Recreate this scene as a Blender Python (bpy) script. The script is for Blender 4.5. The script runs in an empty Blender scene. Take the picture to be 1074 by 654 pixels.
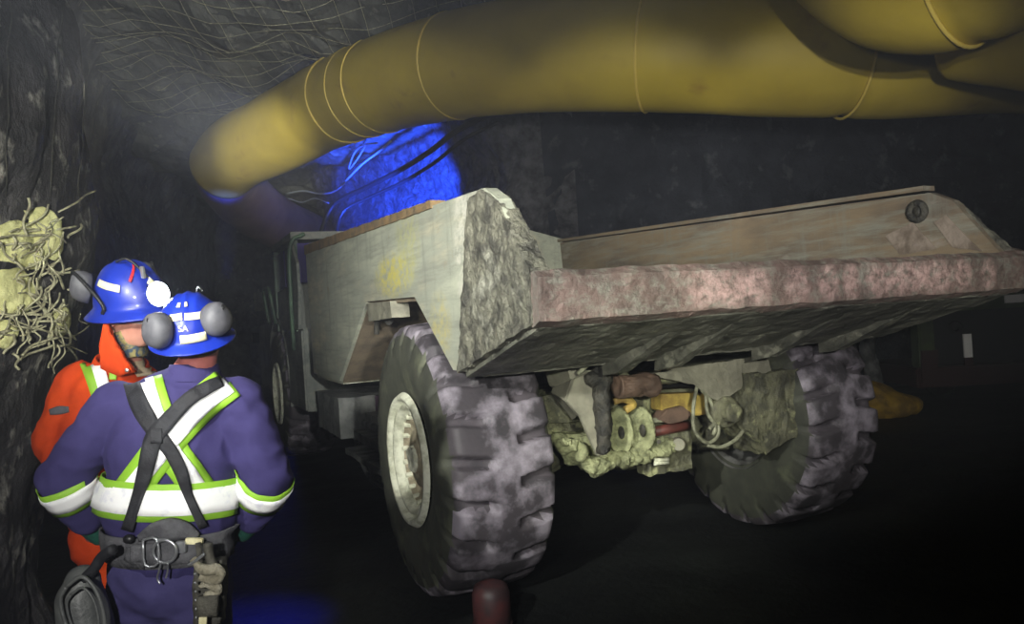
import bpy, bmesh, math, random
from mathutils import Vector, Matrix, noise, Quaternion
from mathutils.bvhtree import BVHTree
from math import sin, cos, pi, radians as rad
random.seed(7)
SC = bpy.context.scene
COL = SC.collection
V = Vector

# ------------------------------------------------------------------ camera
FPX, ROLL, PITCH, CH = 805.2, .0635, .0027, 1.635
CAMP = V((0, 0, CH))
def ray(u, v):
    U = u - 537; W = 327 - v
    a = (U*cos(ROLL) + W*sin(ROLL))/FPX; b = (-U*sin(ROLL) + W*cos(ROLL))/FPX
    return V((a, cos(PITCH) - b*sin(PITCH), sin(PITCH) + b*cos(PITCH)))
def at(u, v, Y):
    r = ray(u, v); return CAMP + r*(Y/r.y)
cd = bpy.data.cameras.new('camera'); cam = bpy.data.objects.new('camera', cd); COL.objects.link(cam)
fw = V((0, cos(PITCH), sin(PITCH))); upp = V((0, -sin(PITCH), cos(PITCH))); rx = V((1, 0, 0))
rt = rx*cos(ROLL) - upp*sin(ROLL); up = rx*sin(ROLL) + upp*cos(ROLL)
m = Matrix((rt, up, -fw)).transposed().to_4x4(); m.translation = CAMP
cam.matrix_world = m
cd.sensor_width = 36; cd.lens = 36*FPX/1074; cd.clip_start = .05; cd.clip_end = 200
SC.camera = cam
# truck frame: x across (right +), y forward, z up
TH, OX, OY = .425, .708, 5.208
TF = V((-sin(TH), cos(TH), 0)); TR = V((cos(TH), sin(TH), 0)); TO = V((OX, OY, 0))
def tl(u, v, s):
    r = ray(u, v); k = (s - (CAMP - TO).dot(TF))/r.dot(TF); P = CAMP + r*k
    return V(((P - TO).dot(TR), s, P.z))
def tside(u, v, t):
    r = ray(u, v); k = (t - (CAMP - TO).dot(TR))/r.dot(TR); P = CAMP + r*k
    return V((t, (P - TO).dot(TF), P.z))

# ------------------------------------------------------------------ materials
def lin(c):
    return tuple((x/12.92 if x <= .04045 else ((x + .055)/1.055)**2.4) for x in c)
def rgb(r, g, b): return lin((r/255, g/255, b/255)) + (1,)
MATS = {}
def mat(name, c1, c2=None, scale=4, lo=.4, hi=.6, rough=.7, metal=0, bump=0, bscale=None, stretch=(1,1,1),
        c3=None, lo3=.6, hi3=.68, scale3=2, coat=0, spec=.5, detail=6, bdist=.02, trans=0, alpha=1):
    m = bpy.data.materials.new(name); m.use_nodes = True; nt = m.node_tree; N = nt.nodes; L = nt.links
    p = N['Principled BSDF']
    p.inputs['Roughness'].default_value = rough; p.inputs['Metallic'].default_value = metal
    p.inputs['Coat Weight'].default_value = coat; p.inputs['Specular IOR Level'].default_value = spec
    p.inputs['Transmission Weight'].default_value = trans; p.inputs['Alpha'].default_value = alpha
    tc = N.new('ShaderNodeTexCoord'); mp = N.new('ShaderNodeMapping'); mp.inputs['Scale'].default_value = stretch
    L.new(tc.outputs['Object'], mp.inputs['Vector'])
    def nz(sc, d=detail):
        n = N.new('ShaderNodeTexNoise'); n.inputs['Scale'].default_value = sc; n.inputs['Detail'].default_value = d
        n.inputs['Roughness'].default_value = .6
        L.new(mp.outputs['Vector'], n.inputs['Vector']); return n
    def ramp(src, a, b):
        r = N.new('ShaderNodeMapRange'); r.inputs['From Min'].default_value = a; r.inputs['From Max'].default_value = b
        L.new(src.outputs['Fac'], r.inputs['Value']); return r
    if c2:
        r = ramp(nz(scale), lo, hi); mx = N.new('ShaderNodeMixRGB')
        mx.inputs[1].default_value = c1; mx.inputs[2].default_value = c2; L.new(r.outputs[0], mx.inputs[0]); out = mx
        if c3:
            r3 = ramp(nz(scale3), lo3, hi3); m3 = N.new('ShaderNodeMixRGB'); L.new(mx.outputs[0], m3.inputs[1])
            m3.inputs[2].default_value = c3; L.new(r3.outputs[0], m3.inputs[0]); out = m3
        L.new(out.outputs[0], p.inputs['Base Color'])
    else: p.inputs['Base Color'].default_value = c1
    if bump:
        b = N.new('ShaderNodeBump'); b.inputs['Strength'].default_value = bump; b.inputs['Distance'].default_value = bdist
        L.new(nz(bscale or scale*4, 10).outputs['Fac'], b.inputs['Height']); L.new(b.outputs[0], p.inputs['Normal'])
    MATS[name] = m; return m
def emis(name, col, st):
    m = bpy.data.materials.new(name); m.use_nodes = True; p = m.node_tree.nodes['Principled BSDF']
    p.inputs['Base Color'].default_value = col; p.inputs['Emission Color'].default_value = col
    p.inputs['Emission Strength'].default_value = st; MATS[name] = m; return m

M = {}
M['rock'] = mat('rock_wall', rgb(120,122,126), rgb(66,66,72), 2.2, .35, .65, .75, bump=.9, bscale=9, c3=rgb(150,148,140), scale3=5, bdist=.08)
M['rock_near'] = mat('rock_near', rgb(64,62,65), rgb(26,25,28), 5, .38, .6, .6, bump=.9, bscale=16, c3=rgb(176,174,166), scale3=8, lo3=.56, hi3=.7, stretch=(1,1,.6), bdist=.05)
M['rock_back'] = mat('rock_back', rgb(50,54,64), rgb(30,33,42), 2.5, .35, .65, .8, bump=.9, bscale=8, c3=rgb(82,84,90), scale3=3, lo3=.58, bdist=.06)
M['rock_pier'] = mat('rock_pier', rgb(110,110,115), rgb(50,50,56), 6, .35, .65, .7, bump=1, bscale=14, bdist=.1)
M['ceil'] = mat('ceiling_shotcrete', rgb(112,114,108), rgb(66,68,66), 3, .35, .65, .75, bump=.9, bscale=12, stretch=(1,.4,1), c3=rgb(140,140,130), scale3=6, bdist=.05)
M['floor'] = mat('wet_mud', rgb(42,45,43), rgb(26,27,29), 1.5, .35, .65, .55, bump=.6, bscale=12, c3=rgb(40,42,40), scale3=3, lo3=.55, hi3=.75, spec=.2)
M['duct'] = mat('duct_fabric', rgb(198,176,62), rgb(180,158,54), 1.2, .35, .65, .55, bump=.25, bscale=5, c3=rgb(150,118,50), scale3=1.5, lo3=.62, hi3=.8)
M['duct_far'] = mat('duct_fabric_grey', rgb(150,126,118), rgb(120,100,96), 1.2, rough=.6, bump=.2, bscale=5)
M['ductseam'] = mat('duct_seam', rgb(225,200,95), rough=.5)
M['cable'] = mat('black_cable', rgb(18,18,20), rough=.5)
M['palewire'] = mat('pale_wire', rgb(170,180,190), rough=.4)
M['wire'] = mat('mesh_wire', rgb(206,204,172), rgb(150,146,124), 30, rough=.5, metal=.2)
M['straw'] = mat('torn_liner', rgb(240,240,180), rgb(208,208,148), 12, rough=.8, bump=.6, bscale=40)
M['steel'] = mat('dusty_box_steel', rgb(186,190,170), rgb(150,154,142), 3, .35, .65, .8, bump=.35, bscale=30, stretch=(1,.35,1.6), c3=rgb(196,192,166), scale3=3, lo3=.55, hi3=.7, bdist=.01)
M['crust'] = mat('muddy_crust', rgb(124,123,108), rgb(74,73,66), 11, .42, .6, .7, bump=1, bscale=45, c3=rgb(150,150,136), scale3=5, lo3=.56, bdist=.02)
M['lip'] = mat('worn_lip_steel', rgb(126,106,99), rgb(96,83,77), 6, .38, .62, .6, bump=.8, bscale=26, bdist=.02)
M['under'] = mat('muddy_underside', rgb(118,118,106), rgb(72,73,66), 6, .38, .62, .5, bump=.9, bscale=16, c3=rgb(150,150,134), scale3=9, lo3=.6, stretch=(1,.6,1), bdist=.03)
M['inner'] = mat('inner_wall_steel', rgb(138,122,98), rgb(104,94,82), 2.5, .4, .62, .6, bump=.5, bscale=14, stretch=(1,.4,1.5), c3=rgb(150,142,132), scale3=2.6, lo3=.6, hi3=.66)
M['worn'] = mat('worn_inner_paint', rgb(146,134,122), rgb(112,100,88), 9, .4, .6, .6, bump=.4)
M['rust'] = mat('rusty_edge', rgb(148,122,84), rgb(116,102,80), 8, rough=.8, bump=.5)
M['liner'] = mat('arch_liner_steel', rgb(140,126,104), rgb(110,100,86), 5, rough=.8, bump=.5)
M['tire'] = mat('tire_rubber', rgb(74,69,74), rgb(58,55,59), 3, .4, .6, .62, bump=.35, bscale=25, c3=rgb(156,149,160), scale3=4.5, lo3=.46, hi3=.66, bdist=.01)
M['groove'] = mat('tire_groove', rgb(84,78,84), rgb(62,58,63), 6, rough=.7, bump=.4, bscale=25, bdist=.01)
M['sidewall'] = mat('tire_sidewall', rgb(78,80,68), rgb(60,62,54), 4, .4, .6, .75, bump=.4, bscale=20, c3=rgb(104,108,86), scale3=3, lo3=.55, hi3=.7, bdist=.01)
M['rim'] = mat('dusty_rim', rgb(232,234,212), rgb(180,182,156), 14, .42, .66, .7, bump=.4, bscale=40, bdist=.006)
M['disc'] = mat('muddy_disc', rgb(178,168,142), rgb(136,128,106), 14, rough=.8, bump=.5)
M['rim2'] = mat('dusty_drum', rgb(120,120,118), rgb(90,90,88), 8, rough=.6, bump=.5)
M['chassis'] = mat('muddy_chassis', rgb(112,112,88), rgb(74,74,62), 9, .4, .6, .7, bump=.8, bscale=30, c3=rgb(170,172,130), scale3=7, lo3=.57, bdist=.02)
M['pale'] = mat('pale_caked_mud', rgb(178,182,138), rgb(120,124,92), 12, .4, .62, .75, bump=1, bscale=30, bdist=.03)
M['plate'] = mat('dusty_grey_plate', rgb(148,146,128), rgb(122,120,106), 6, rough=.7, bump=.4)
M['dark'] = mat('dark_grease', rgb(44,44,42), rgb(70,68,60), 20, rough=.5, bump=.9, bscale=50)
M['frame'] = mat('dusty_frame', rgb(130,132,128), rgb(96,98,98), 6, rough=.75, bump=.5)
M['yel'] = mat('yellow_paint', rgb(196,172,88), rgb(150,124,70), 8, rough=.6)
M['redp'] = mat('red_rubber', rgb(112,58,50), rgb(84,52,46), 8, rough=.5)
M['brown'] = mat('brown_steel', rgb(118,96,82), rgb(90,74,64), 8, rough=.6)
M['hose'] = mat('muddy_hose', rgb(150,152,128), rgb(100,100,84), 20, rough=.6)
M['green'] = mat('green_paint', rgb(84,112,88), rgb(64,80,68), 6, rough=.5)
M['cab'] = mat('grey_green_cab', rgb(128,132,124), rgb(98,104,100), 4, rough=.7, bump=.3)
M['glassp'] = mat('purple_tint_glass', rgb(70,60,120), rough=.15)
M['navy'] = mat('navy_coverall', rgb(62,57,104), rgb(52,47,90), 6, .35, .65, .85, bump=.35, bscale=60, spec=.2, bdist=.003, c3=rgb(68,62,108), scale3=5, lo3=.6, hi3=.75)
M['navyp'] = mat('navy_trousers', rgb(72,68,114), rgb(58,54,96), 6, .35, .65, .85, bump=.35, bscale=60, spec=.2, bdist=.003)
M['orange'] = mat('orange_coverall', rgb(222,76,20), rgb(196,62,16), 5, rough=.8, bump=.3, bscale=50, spec=.2, bdist=.003)
M['tape'] = mat('silver_tape', rgb(250,250,250), rgb(226,226,236), 24, .52, .66, .45)
M['lime'] = mat('lime_border', rgb(140,190,50), rough=.6)
M['strap'] = mat('black_webbing', rgb(40,41,46), rgb(28,28,33), 20, rough=.7, bump=.3)
M['skin'] = mat('skin', rgb(205,150,130), rgb(190,128,110), 6, rough=.5)
M['skinr'] = mat('skin_ruddy', rgb(176,104,98), rgb(158,90,84), 9, rough=.5)
M['hair'] = mat('short_hair', rgb(72,54,46), rough=.8)
M['shirt'] = mat('cream_shirt', rgb(232,216,190), rgb(214,190,150), 6, rough=.9)
M['yshirt'] = mat('yellow_lining', rgb(240,190,70), rough=.9)
M['gaiter'] = mat('patterned_gaiter', rgb(60,80,100), rgb(150,140,90), 40, .45, .55, .8)
M['helmet'] = mat('blue_helmet', rgb(26,52,170), rgb(22,44,150), 8, rough=.4, coat=.15)
M['hred'] = mat('red_stripe', rgb(190,40,50), rough=.4)
M['sticker'] = mat('cream_sticker', rgb(236,230,190), rgb(214,206,160), 30, rough=.5)
M['muff'] = mat('grey_earmuff', rgb(92,92,98), rgb(74,74,80), 20, rough=.6)
M['black'] = mat('black_plastic', rgb(24,24,26), rough=.4)
M['metal'] = mat('bright_metal', rgb(190,192,196), rough=.3, metal=.8)
M['belt'] = mat('grey_belt', rgb(96,96,100), rgb(72,72,76), 20, rough=.8, bump=.4)
M['pouch'] = mat('grey_case', rgb(96,98,96), rgb(70,72,72), 10, rough=.45, bump=.2)
M['leather'] = mat('worn_leather', rgb(90,88,78), rgb(60,58,52), 16, rough=.7, bump=.5)
M['cloth'] = mat('dirty_rag', rgb(176,170,150), rgb(130,124,104), 20, rough=.9, bump=.6)
M['glove'] = mat('green_glove', rgb(30,96,80), rgb(24,72,66), 20, rough=.8, bump=.4)
M['boot'] = mat('black_boot', rgb(30,30,32), rough=.5)
M['lens'] = emis('lamp_lens', (.92, .96, 1, 1), 160)
M['bluelens'] = emis('blue_lamp_lens', (.02, .05, 1, 1), 6)
M['clear'] = mat('clear_lens', rgb(225,225,220), rough=.08, alpha=.35)
M['redc'] = mat('red_bucket', rgb(92,50,50), rgb(58,42,44), 8, rough=.5)
M['ypatch'] = mat('yellow_tarp', rgb(186,150,50), rgb(130,104,46), 5, rough=.7, bump=.5)
M['olive'] = mat('olive_paint', rgb(66,80,46), rgb(54,64,42), 4, rough=.6)
M['vdark'] = mat('dark_glass', rgb(14,14,18), rough=.6)
M['vred'] = mat('dark_red_paint', rgb(46,18,18), rough=.5)
M['white'] = mat('white_reflector', rgb(252,252,252), rough=.5)
M['post'] = mat('grey_post', rgb(110,112,114), rgb(70,72,74), 8, rough=.8)

def weather(m, spots):
    # worn streaks all over, and stains with a place and shape of their own
    nt = m.node_tree; N = nt.nodes; L = nt.links; p = N['Principled BSDF']; src = p.inputs['Base Color'].links[0].from_socket
    tc = N.new('ShaderNodeTexCoord')
    def layer(src, col, fac):
        mx = N.new('ShaderNodeMixRGB'); mx.inputs[2].default_value = col; L.new(src, mx.inputs[1]); L.new(fac, mx.inputs[0]); return mx.outputs[0]
    def noise_fac(stretch, sc, lo, hi, k):
        mp = N.new('ShaderNodeMapping'); mp.inputs['Scale'].default_value = stretch; L.new(tc.outputs['Object'], mp.inputs['Vector'])
        n = N.new('ShaderNodeTexNoise'); n.inputs['Scale'].default_value = sc; n.inputs['Detail'].default_value = 10; n.inputs['Roughness'].default_value = .7; L.new(mp.outputs[0], n.inputs['Vector'])
        r = N.new('ShaderNodeMapRange'); r.inputs[1].default_value = lo; r.inputs[2].default_value = hi; r.inputs[4].default_value = k; L.new(n.outputs['Fac'], r.inputs[0]); return r.outputs[0]
    src = layer(src, rgb(140,142,130), noise_fac((1,.12,1.6), 14, .48, .66, .75))
    src = layer(src, rgb(128,131,122), noise_fac((1,1.3,.2), 9, .52, .68, .55))
    src = layer(src, rgb(150,136,106), noise_fac((1,1,1), 5, .62, .7, .5))
    for (c, r, col, k) in spots:
        mp = N.new('ShaderNodeMapping'); mp.vector_type = 'TEXTURE'; mp.inputs['Location'].default_value = c; mp.inputs['Scale'].default_value = r; L.new(tc.outputs['Object'], mp.inputs['Vector'])
        g = N.new('ShaderNodeTexGradient'); g.gradient_type = 'SPHERICAL'; L.new(mp.outputs[0], g.inputs['Vector'])
        r1 = N.new('ShaderNodeMapRange'); r1.inputs[2].default_value = .45; L.new(g.outputs['Fac'], r1.inputs[0])
        mu = N.new('ShaderNodeMath'); mu.operation = 'MULTIPLY'; L.new(r1.outputs[0], mu.inputs[0]); L.new(noise_fac((1,1,1.4), 16, .4, .58, k), mu.inputs[1])
        src = layer(src, col, mu.outputs[0])
    L.new(src, p.inputs['Base Color'])
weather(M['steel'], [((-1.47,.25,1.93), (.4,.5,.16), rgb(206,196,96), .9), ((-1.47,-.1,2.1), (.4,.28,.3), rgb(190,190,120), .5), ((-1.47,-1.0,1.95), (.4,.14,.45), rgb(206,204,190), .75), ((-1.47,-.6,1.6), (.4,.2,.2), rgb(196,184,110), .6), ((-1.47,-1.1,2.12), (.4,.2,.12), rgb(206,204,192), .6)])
weather(M['cab'], []); weather(M['inner'], [])
weather(M['lip'], [((tl(u, v, -1.8).x, -1.8, tl(u, v, -1.8).z), (w_, .3, .10), rgb(200,168,162), .7) for u, v, w_ in
    ((742,303,.12), (768,302,.14), (792,300,.10), (836,298,.09), (868,297,.08), (892,296,.07), (922,296,.13), (952,293,.16), (980,291,.16), (1008,290,.09), (1036,288,.08))])
# ------------------------------------------------------------------ helpers
def link(o, parent=None):
    COL.objects.link(o)
    if parent: o.parent = parent
    return o
def obj(name, bm, m, parent=None, smooth=False, bevel=0):
    me = bpy.data.meshes.new(name)
    bmesh.ops.recalc_face_normals(bm, faces=bm.faces[:])
    if bevel:
        try: bmesh.ops.bevel(bm, geom=bm.edges[:], offset=bevel, segments=2, affect='EDGES', clamp_overlap=True)
        except Exception: pass
    bm.to_mesh(me); bm.free(); me.materials.append(m)
    if smooth: me.polygons.foreach_set('use_smooth', [True]*len(me.polygons))
    return link(bpy.data.objects.new(name, me), parent)
def tag(o, label, cat=None, group=None, kind=None):
    o['label'] = label
    if cat: o['category'] = cat
    if group: o['group'] = group
    if kind: o['kind'] = kind
    return o
def empty(name, loc, rz=0):
    o = bpy.data.objects.new(name, None); o.empty_display_size = .1; link(o); o.location = loc; o.rotation_euler = (0,0,rz); return o
def BM(): return bmesh.new()
def box(bm, c, d, rot=None):
    r = bmesh.ops.create_cube(bm, size=1)['verts']
    mm = Matrix.Translation(V(c)) @ (rot.to_4x4() if rot else Matrix()) @ Matrix.Diagonal((*d, 1))
    bmesh.ops.transform(bm, matrix=mm, verts=r); return r
def box2(bm, a, b):
    return box(bm, (V(a)+V(b))/2, [abs(b[i]-a[i]) for i in range(3)])
def frame_of(d):
    d = d.normalized(); a = V((0,0,1)) if abs(d.z) < .9 else V((1,0,0))
    x = d.cross(a).normalized(); return x, x.cross(d).normalized()
def cyl(bm, a, b, r0, r1=None, n=20, caps=True):
    a, b = V(a), V(b); r1 = r0 if r1 is None else r1; x, y = frame_of(b-a)
    A = [bm.verts.new(a + (x*cos(2*pi*i/n)+y*sin(2*pi*i/n))*r0) for i in range(n)]
    B = [bm.verts.new(b + (x*cos(2*pi*i/n)+y*sin(2*pi*i/n))*r1) for i in range(n)]
    for i in range(n): bm.faces.new((A[i], A[(i+1)%n], B[(i+1)%n], B[i]))
    if caps: bm.faces.new(A[::-1]); bm.faces.new(B)
def catmull(P, k=6):
    P = [V(p) for p in P]
    if len(P) < 3: return P
    Q = [2*P[0]-P[1]] + P + [2*P[-1]-P[-2]]; out = []
    for i in range(1, len(Q)-2):
        for j in range(k):
            t = j/k; a, b, c, d = Q[i-1:i+3]
            out.append(.5*((2*b)+(c-a)*t+(2*a-5*b+4*c-d)*t*t+(3*b-a-3*c+d)*t**3))
    out.append(P[-1]); return out
def tube(bm, P, r, n=8, k=6, caps=True):
    rs = None
    if isinstance(r, (list, tuple)):
        rs = [V((x,0,0)) for x in r]; rs = [q.x for q in catmull(rs, k)]
    P = catmull(P, k); rings = []; x = None
    for i, p in enumerate(P):
        d = (P[min(i+1, len(P)-1)] - P[max(i-1, 0)])
        if d.length < 1e-9: d = V((0,0,1))
        d.normalize()
        if x is None: x, y = frame_of(d)
        else:
            x = (x - d*x.dot(d)); x = x.normalized() if x.length > 1e-6 else frame_of(d)[0]
        y = d.cross(x); R = rs[i] if rs else r
        rings.append([bm.verts.new(p + (x*cos(2*pi*j/n)+y*sin(2*pi*j/n))*R) for j in range(n)])
    for A, B in zip(rings, rings[1:]):
        for j in range(n): bm.faces.new((A[j], A[(j+1)%n], B[(j+1)%n], B[j]))
    if caps and n > 2: bm.faces.new(rings[0][::-1]); bm.faces.new(rings[-1])
def lathe(bm, prof, axis_o, axis_d, n=48, closed=False):
    axis_o = V(axis_o); d = V(axis_d).normalized(); x, y = frame_of(d); rings = []
    for (r, h) in prof:
        rings.append([bm.verts.new(axis_o + d*h + (x*cos(2*pi*j/n)+y*sin(2*pi*j/n))*max(r, 1e-4)) for j in range(n)])
    for A, B in zip(rings, rings[1:]):
        for j in range(n): bm.faces.new((A[j], A[(j+1)%n], B[(j+1)%n], B[j]))
    if not closed: bm.faces.new(rings[0][::-1]); bm.faces.new(rings[-1])
def torus(bm, c, d, R, r, n=32, k=8, arc=(0, 2*pi)):
    x, y = frame_of(V(d)); c = V(c); full = abs(arc[1]-arc[0]-2*pi) < 1e-6; d = V(d).normalized()
    rings = []
    for i in range(n if full else n+1):
        a = arc[0] + (arc[1]-arc[0])*i/n; e = x*cos(a)+y*sin(a)
        rings.append([bm.verts.new(c + e*(R + r*cos(2*pi*j/k)) + d*r*sin(2*pi*j/k)) for j in range(k)])
    L = len(rings)
    for i in range(L if full else L-1):
        A, B = rings[i], rings[(i+1)%L]
        for j in range(k): bm.faces.new((A[j], A[(j+1)%k], B[(j+1)%k], B[j]))
def prism(bm, poly, axis, a, b):
    """poly: list of 2-D points; axis 0 -> (y,z) polygon swept along x, 1 -> (x,z) along y, 2 -> (x,y) along z"""
    def mk(p, h): return V((h, p[0], p[1])) if axis == 0 else V((p[0], h, p[1])) if axis == 1 else V((p[0], p[1], h))
    A = [bm.verts.new(mk(p, a)) for p in poly]; B = [bm.verts.new(mk(p, b)) for p in poly]; n = len(poly)
    bm.faces.new(A[::-1]); bm.faces.new(B)
    for i in range(n): bm.faces.new((A[i], A[(i+1)%n], B[(i+1)%n], B[i]))
def slab(bm, P, th):
    """thick plate from a 3-D polygon"""
    P = [V(p) for p in P]; nrm = V((0,0,0))
    for i in range(len(P)): nrm += P[i].cross(P[(i+1)%len(P)])
    nrm = nrm.normalized()*th
    A = [bm.verts.new(p) for p in P]; B = [bm.verts.new(p+nrm) for p in P]; n = len(P)
    bm.faces.new(A[::-1]); bm.faces.new(B)
    for i in range(n): bm.faces.new((A[i], A[(i+1)%n], B[(i+1)%n], B[i]))
def rough_up(bm, amp, sc, maxlen, seed=0):
    """subdivide and shake a mesh so it reads as mud-caked"""
    bmesh.ops.triangulate(bm, faces=bm.faces[:])
    for _ in range(7):
        es = [e for e in bm.edges if e.calc_length() > maxlen]
        if not es: break
        bmesh.ops.subdivide_edges(bm, edges=es, cuts=1)
        bmesh.ops.triangulate(bm, faces=[f for f in bm.faces if len(f.verts) > 3])
    bm.normal_update()
    for v in bm.verts:
        v.co += v.normal*amp*(noise.fractal(v.co*sc + V((seed, 0, 0)), .8, 2.1, 4))
def clone(o, loc=None, rot=None, parent=None):
    c = o.copy(); COL.objects.link(c)
    if loc is not None: c.location = loc
    if rot is not None: c.rotation_euler = rot
    if parent is not None: c.parent = parent
    for ch in [x for x in o.children]:
        g = clone(ch); g.parent = c
    return c
# --- soft bodies: primitives fused by a voxel remesh
def p_ell(bm, c, r, R=None):
    q = bmesh.ops.create_icosphere(bm, subdivisions=3, radius=1)['verts']
    bmesh.ops.transform(bm, matrix=Matrix.Translation(V(c)) @ (R.to_4x4() if R else Matrix()) @ Matrix.Diagonal((*r, 1)), verts=q)
def p_cap(bm, a, b, r0, r1=None):
    a, b = V(a), V(b); r1 = r0 if r1 is None else r1; n = 14; x, y = frame_of(b-a); d = (b-a).normalized(); rings = []
    prof = [(a, r0, -k) for k in (1.45, 1.1, .75, .4)] + [(a, r0, 0), (b, r1, 0)] + [(b, r1, k) for k in (.4, .75, 1.1, 1.45)]
    for c, r, t in prof:
        rr, h = r*cos(t), r*sin(t)
        rings.append([bm.verts.new(c + d*h + (x*cos(2*pi*j/n)+y*sin(2*pi*j/n))*rr) for j in range(n)])
    for A, B in zip(rings, rings[1:]):
        for j in range(n): bm.faces.new((A[j], A[(j+1)%n], B[(j+1)%n], B[j]))
    bm.faces.new(rings[0][::-1]); bm.faces.new(rings[-1])
def blob(name, bm, m, parent, voxel=.01, it=6, wr=0, wsc=8, tri=None):
    bmesh.ops.recalc_face_normals(bm, faces=bm.faces[:])
    me = bpy.data.meshes.new('t'); bm.to_mesh(me); bm.free(); o = bpy.data.objects.new('t', me); COL.objects.link(o)
    md = o.modifiers.new('r', 'REMESH'); md.mode = 'VOXEL'; md.voxel_size = voxel
    ms = o.modifiers.new('s', 'SMOOTH'); ms.iterations = it; ms.factor = .5
    dg = bpy.context.evaluated_depsgraph_get(); dg.update()
    me2 = bpy.data.meshes.new_from_object(o.evaluated_get(dg)); bpy.data.objects.remove(o); me2.name = name
    me2.materials.clear(); me2.materials.append(m)
    if wr:
        ns = [v.normal.copy() for v in me2.vertices]
        for v, nn in zip(me2.vertices, ns):
            c = v.co; w = noise.noise(V((c.x*wsc, c.y*wsc, c.z*wsc*1.6)))*.7 + noise.noise(c*wsc*2.3)*.35
            v.co = c + nn*wr*(1-abs(w)*2.2)
    me2.polygons.foreach_set('use_smooth', [True]*len(me2.polygons))
    return link(bpy.data.objects.new(name, me2), parent)
def bvh_of(o):
    bm = BM(); bm.from_mesh(o.data); bm.transform(o.matrix_basis); t = BVHTree.FromBMesh(bm); bm.free(); return t
def surf_strip(bm, bvh, pts, w, off=.006, k=8, rows=5, th=.004):
    """a strip of tape laid on a surface: pts are photo pixels of its centre line, w its width in pixels (or list)"""
    P = [V((p[0], p[1], w[i] if isinstance(w, (list, tuple)) else w)) for i, p in enumerate(pts)]
    P = catmull(P, k) if len(P) > 2 else [P[0].lerp(P[1], i/12) for i in range(13)]
    grid = []; last = 3.
    for i, p in enumerate(P):
        d = (P[min(i+1, len(P)-1)]-P[max(i-1, 0)]).to_2d().normalized(); nn = V((-d.y, d.x)); row = []
        for j in range(rows):
            q = p.to_2d() + nn*p.z*(j/(rows-1)-.5); r = ray(q.x, q.y).normalized()
            h = bvh.ray_cast(CAMP, r)
            if h[0] is None: row.append(None); continue
            row.append((h[0] - r*off, h[0] - r*(off-th)))
        grid.append(row)
    for i in range(len(grid)-1):
        for j in range(rows-1):
            c = [grid[i][j], grid[i][j+1], grid[i+1][j+1], grid[i+1][j]]
            if any(x is None for x in c): continue
            f = [x[0] for x in c]
            if max((f[a]-f[(a+1)%4]).length for a in range(4)) > .12: continue
            bm.faces.new([bm.verts.new(x) for x in f])
    bmesh.ops.remove_doubles(bm, verts=bm.verts[:], dist=1e-5)
def thick(o, t):
    md = o.modifiers.new('solid', 'SOLIDIFY'); md.thickness = t; md.offset = 0; return o
def ring_band(bm, bvh, c, axis, h0, h1, off=.006, n=64, rows=4, start=.0, tilt=None, maxr=.4):
    """tape band wrapped around a sleeve or a waist"""
    c = V(c); d = V(axis).normalized(); x, y = frame_of(d); G = []
    for i in range(n):
        a = 2*pi*i/n; e = x*cos(a)+y*sin(a); row = []
        for j in range(rows):
            o = c + d*(h0+(h1-h0)*j/(rows-1)); h = bvh.ray_cast(o, e, maxr)
            row.append(None if h[0] is None else h[0] + e*off)
        G.append(row)
    for i in range(n):
        A, B = G[i], G[(i+1)%n]
        for j in range(rows-1):
            f = [A[j], A[j+1], B[j+1], B[j]]
            if any(q is None for q in f) or max((f[k]-f[(k+1)%4]).length for k in range(4)) > .15: continue
            bm.faces.new([bm.verts.new(q) for q in f])
    bmesh.ops.remove_doubles(bm, verts=bm.verts[:], dist=1e-5)

# ================================================================== THE TUNNEL
def rocky(p, amp, sc):
    n1 = noise.fractal(p*sc, .9, 2.1, 5); n2 = noise.noise(p*sc*.35)
    return amp*(n1*.7 + n2)
def wall(name, plan, m, amp=.25, sc=.9, h=6.4, step=.12, lean=None, label=None):
    P = catmull([V((x, y, 0)) for x, y in plan], 4); L = [0]
    for a, b in zip(P, P[1:]): L.append(L[-1]+(b-a).length)
    n = max(4, int(L[-1]/step)); bm = BM(); rows = int(h/step); G = []
    for i in range(n+1):
        s = L[-1]*i/n; k = max(j for j in range(len(L)) if L[j] <= s+1e-9); k = min(k, len(P)-2)
        t = (s-L[k])/max(1e-9, L[k+1]-L[k]); p = P[k].lerp(P[k+1], t); d = (P[k+1]-P[k]).normalized(); nn = V((d.y, -d.x, 0)); col = []
        for j in range(rows+1):
            z = -.3 + (h+.3)*j/rows; q = V((p.x, p.y, z)); o = rocky(q, amp, sc)
            if lean: o += lean(s, z, q)
            col.append(bm.verts.new(q + nn*o))
        G.append(col)
    for A, B in zip(G, G[1:]):
        for j in range(rows): bm.faces.new((A[j], A[j+1], B[j+1], B[j]))
    o = obj(name, bm, m, smooth=False); o['kind'] = 'structure'
    return o
def arch(s, z, q): return .9*max(0, (z-4.0)/2.4)**2
def near_lean(s, z, q):
    # draped bulge of the near rib: upper part hangs out, the foot steps back
    fold = .05*noise.noise(V((q.y*3.5, z*.9, 3))) + .03*noise.noise(V((q.y*9, z*1.6, 8)))
    return arch(s, z, q)*.5 + .16*math.exp(-((z-2.6)/.9)**2) + fold - .12*math.exp(-((z-.7)/.6)**2)
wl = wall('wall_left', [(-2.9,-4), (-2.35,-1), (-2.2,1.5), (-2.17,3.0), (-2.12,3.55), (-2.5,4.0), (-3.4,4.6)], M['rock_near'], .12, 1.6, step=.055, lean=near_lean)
wn = wall('wall_north', [(-3.2,4.3), (-4.4,6), (-5.7,9), (-7.3,14), (-8.6,19), (-9.6,26)], M['rock'], .35, .7, lean=arch, step=.16)
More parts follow.
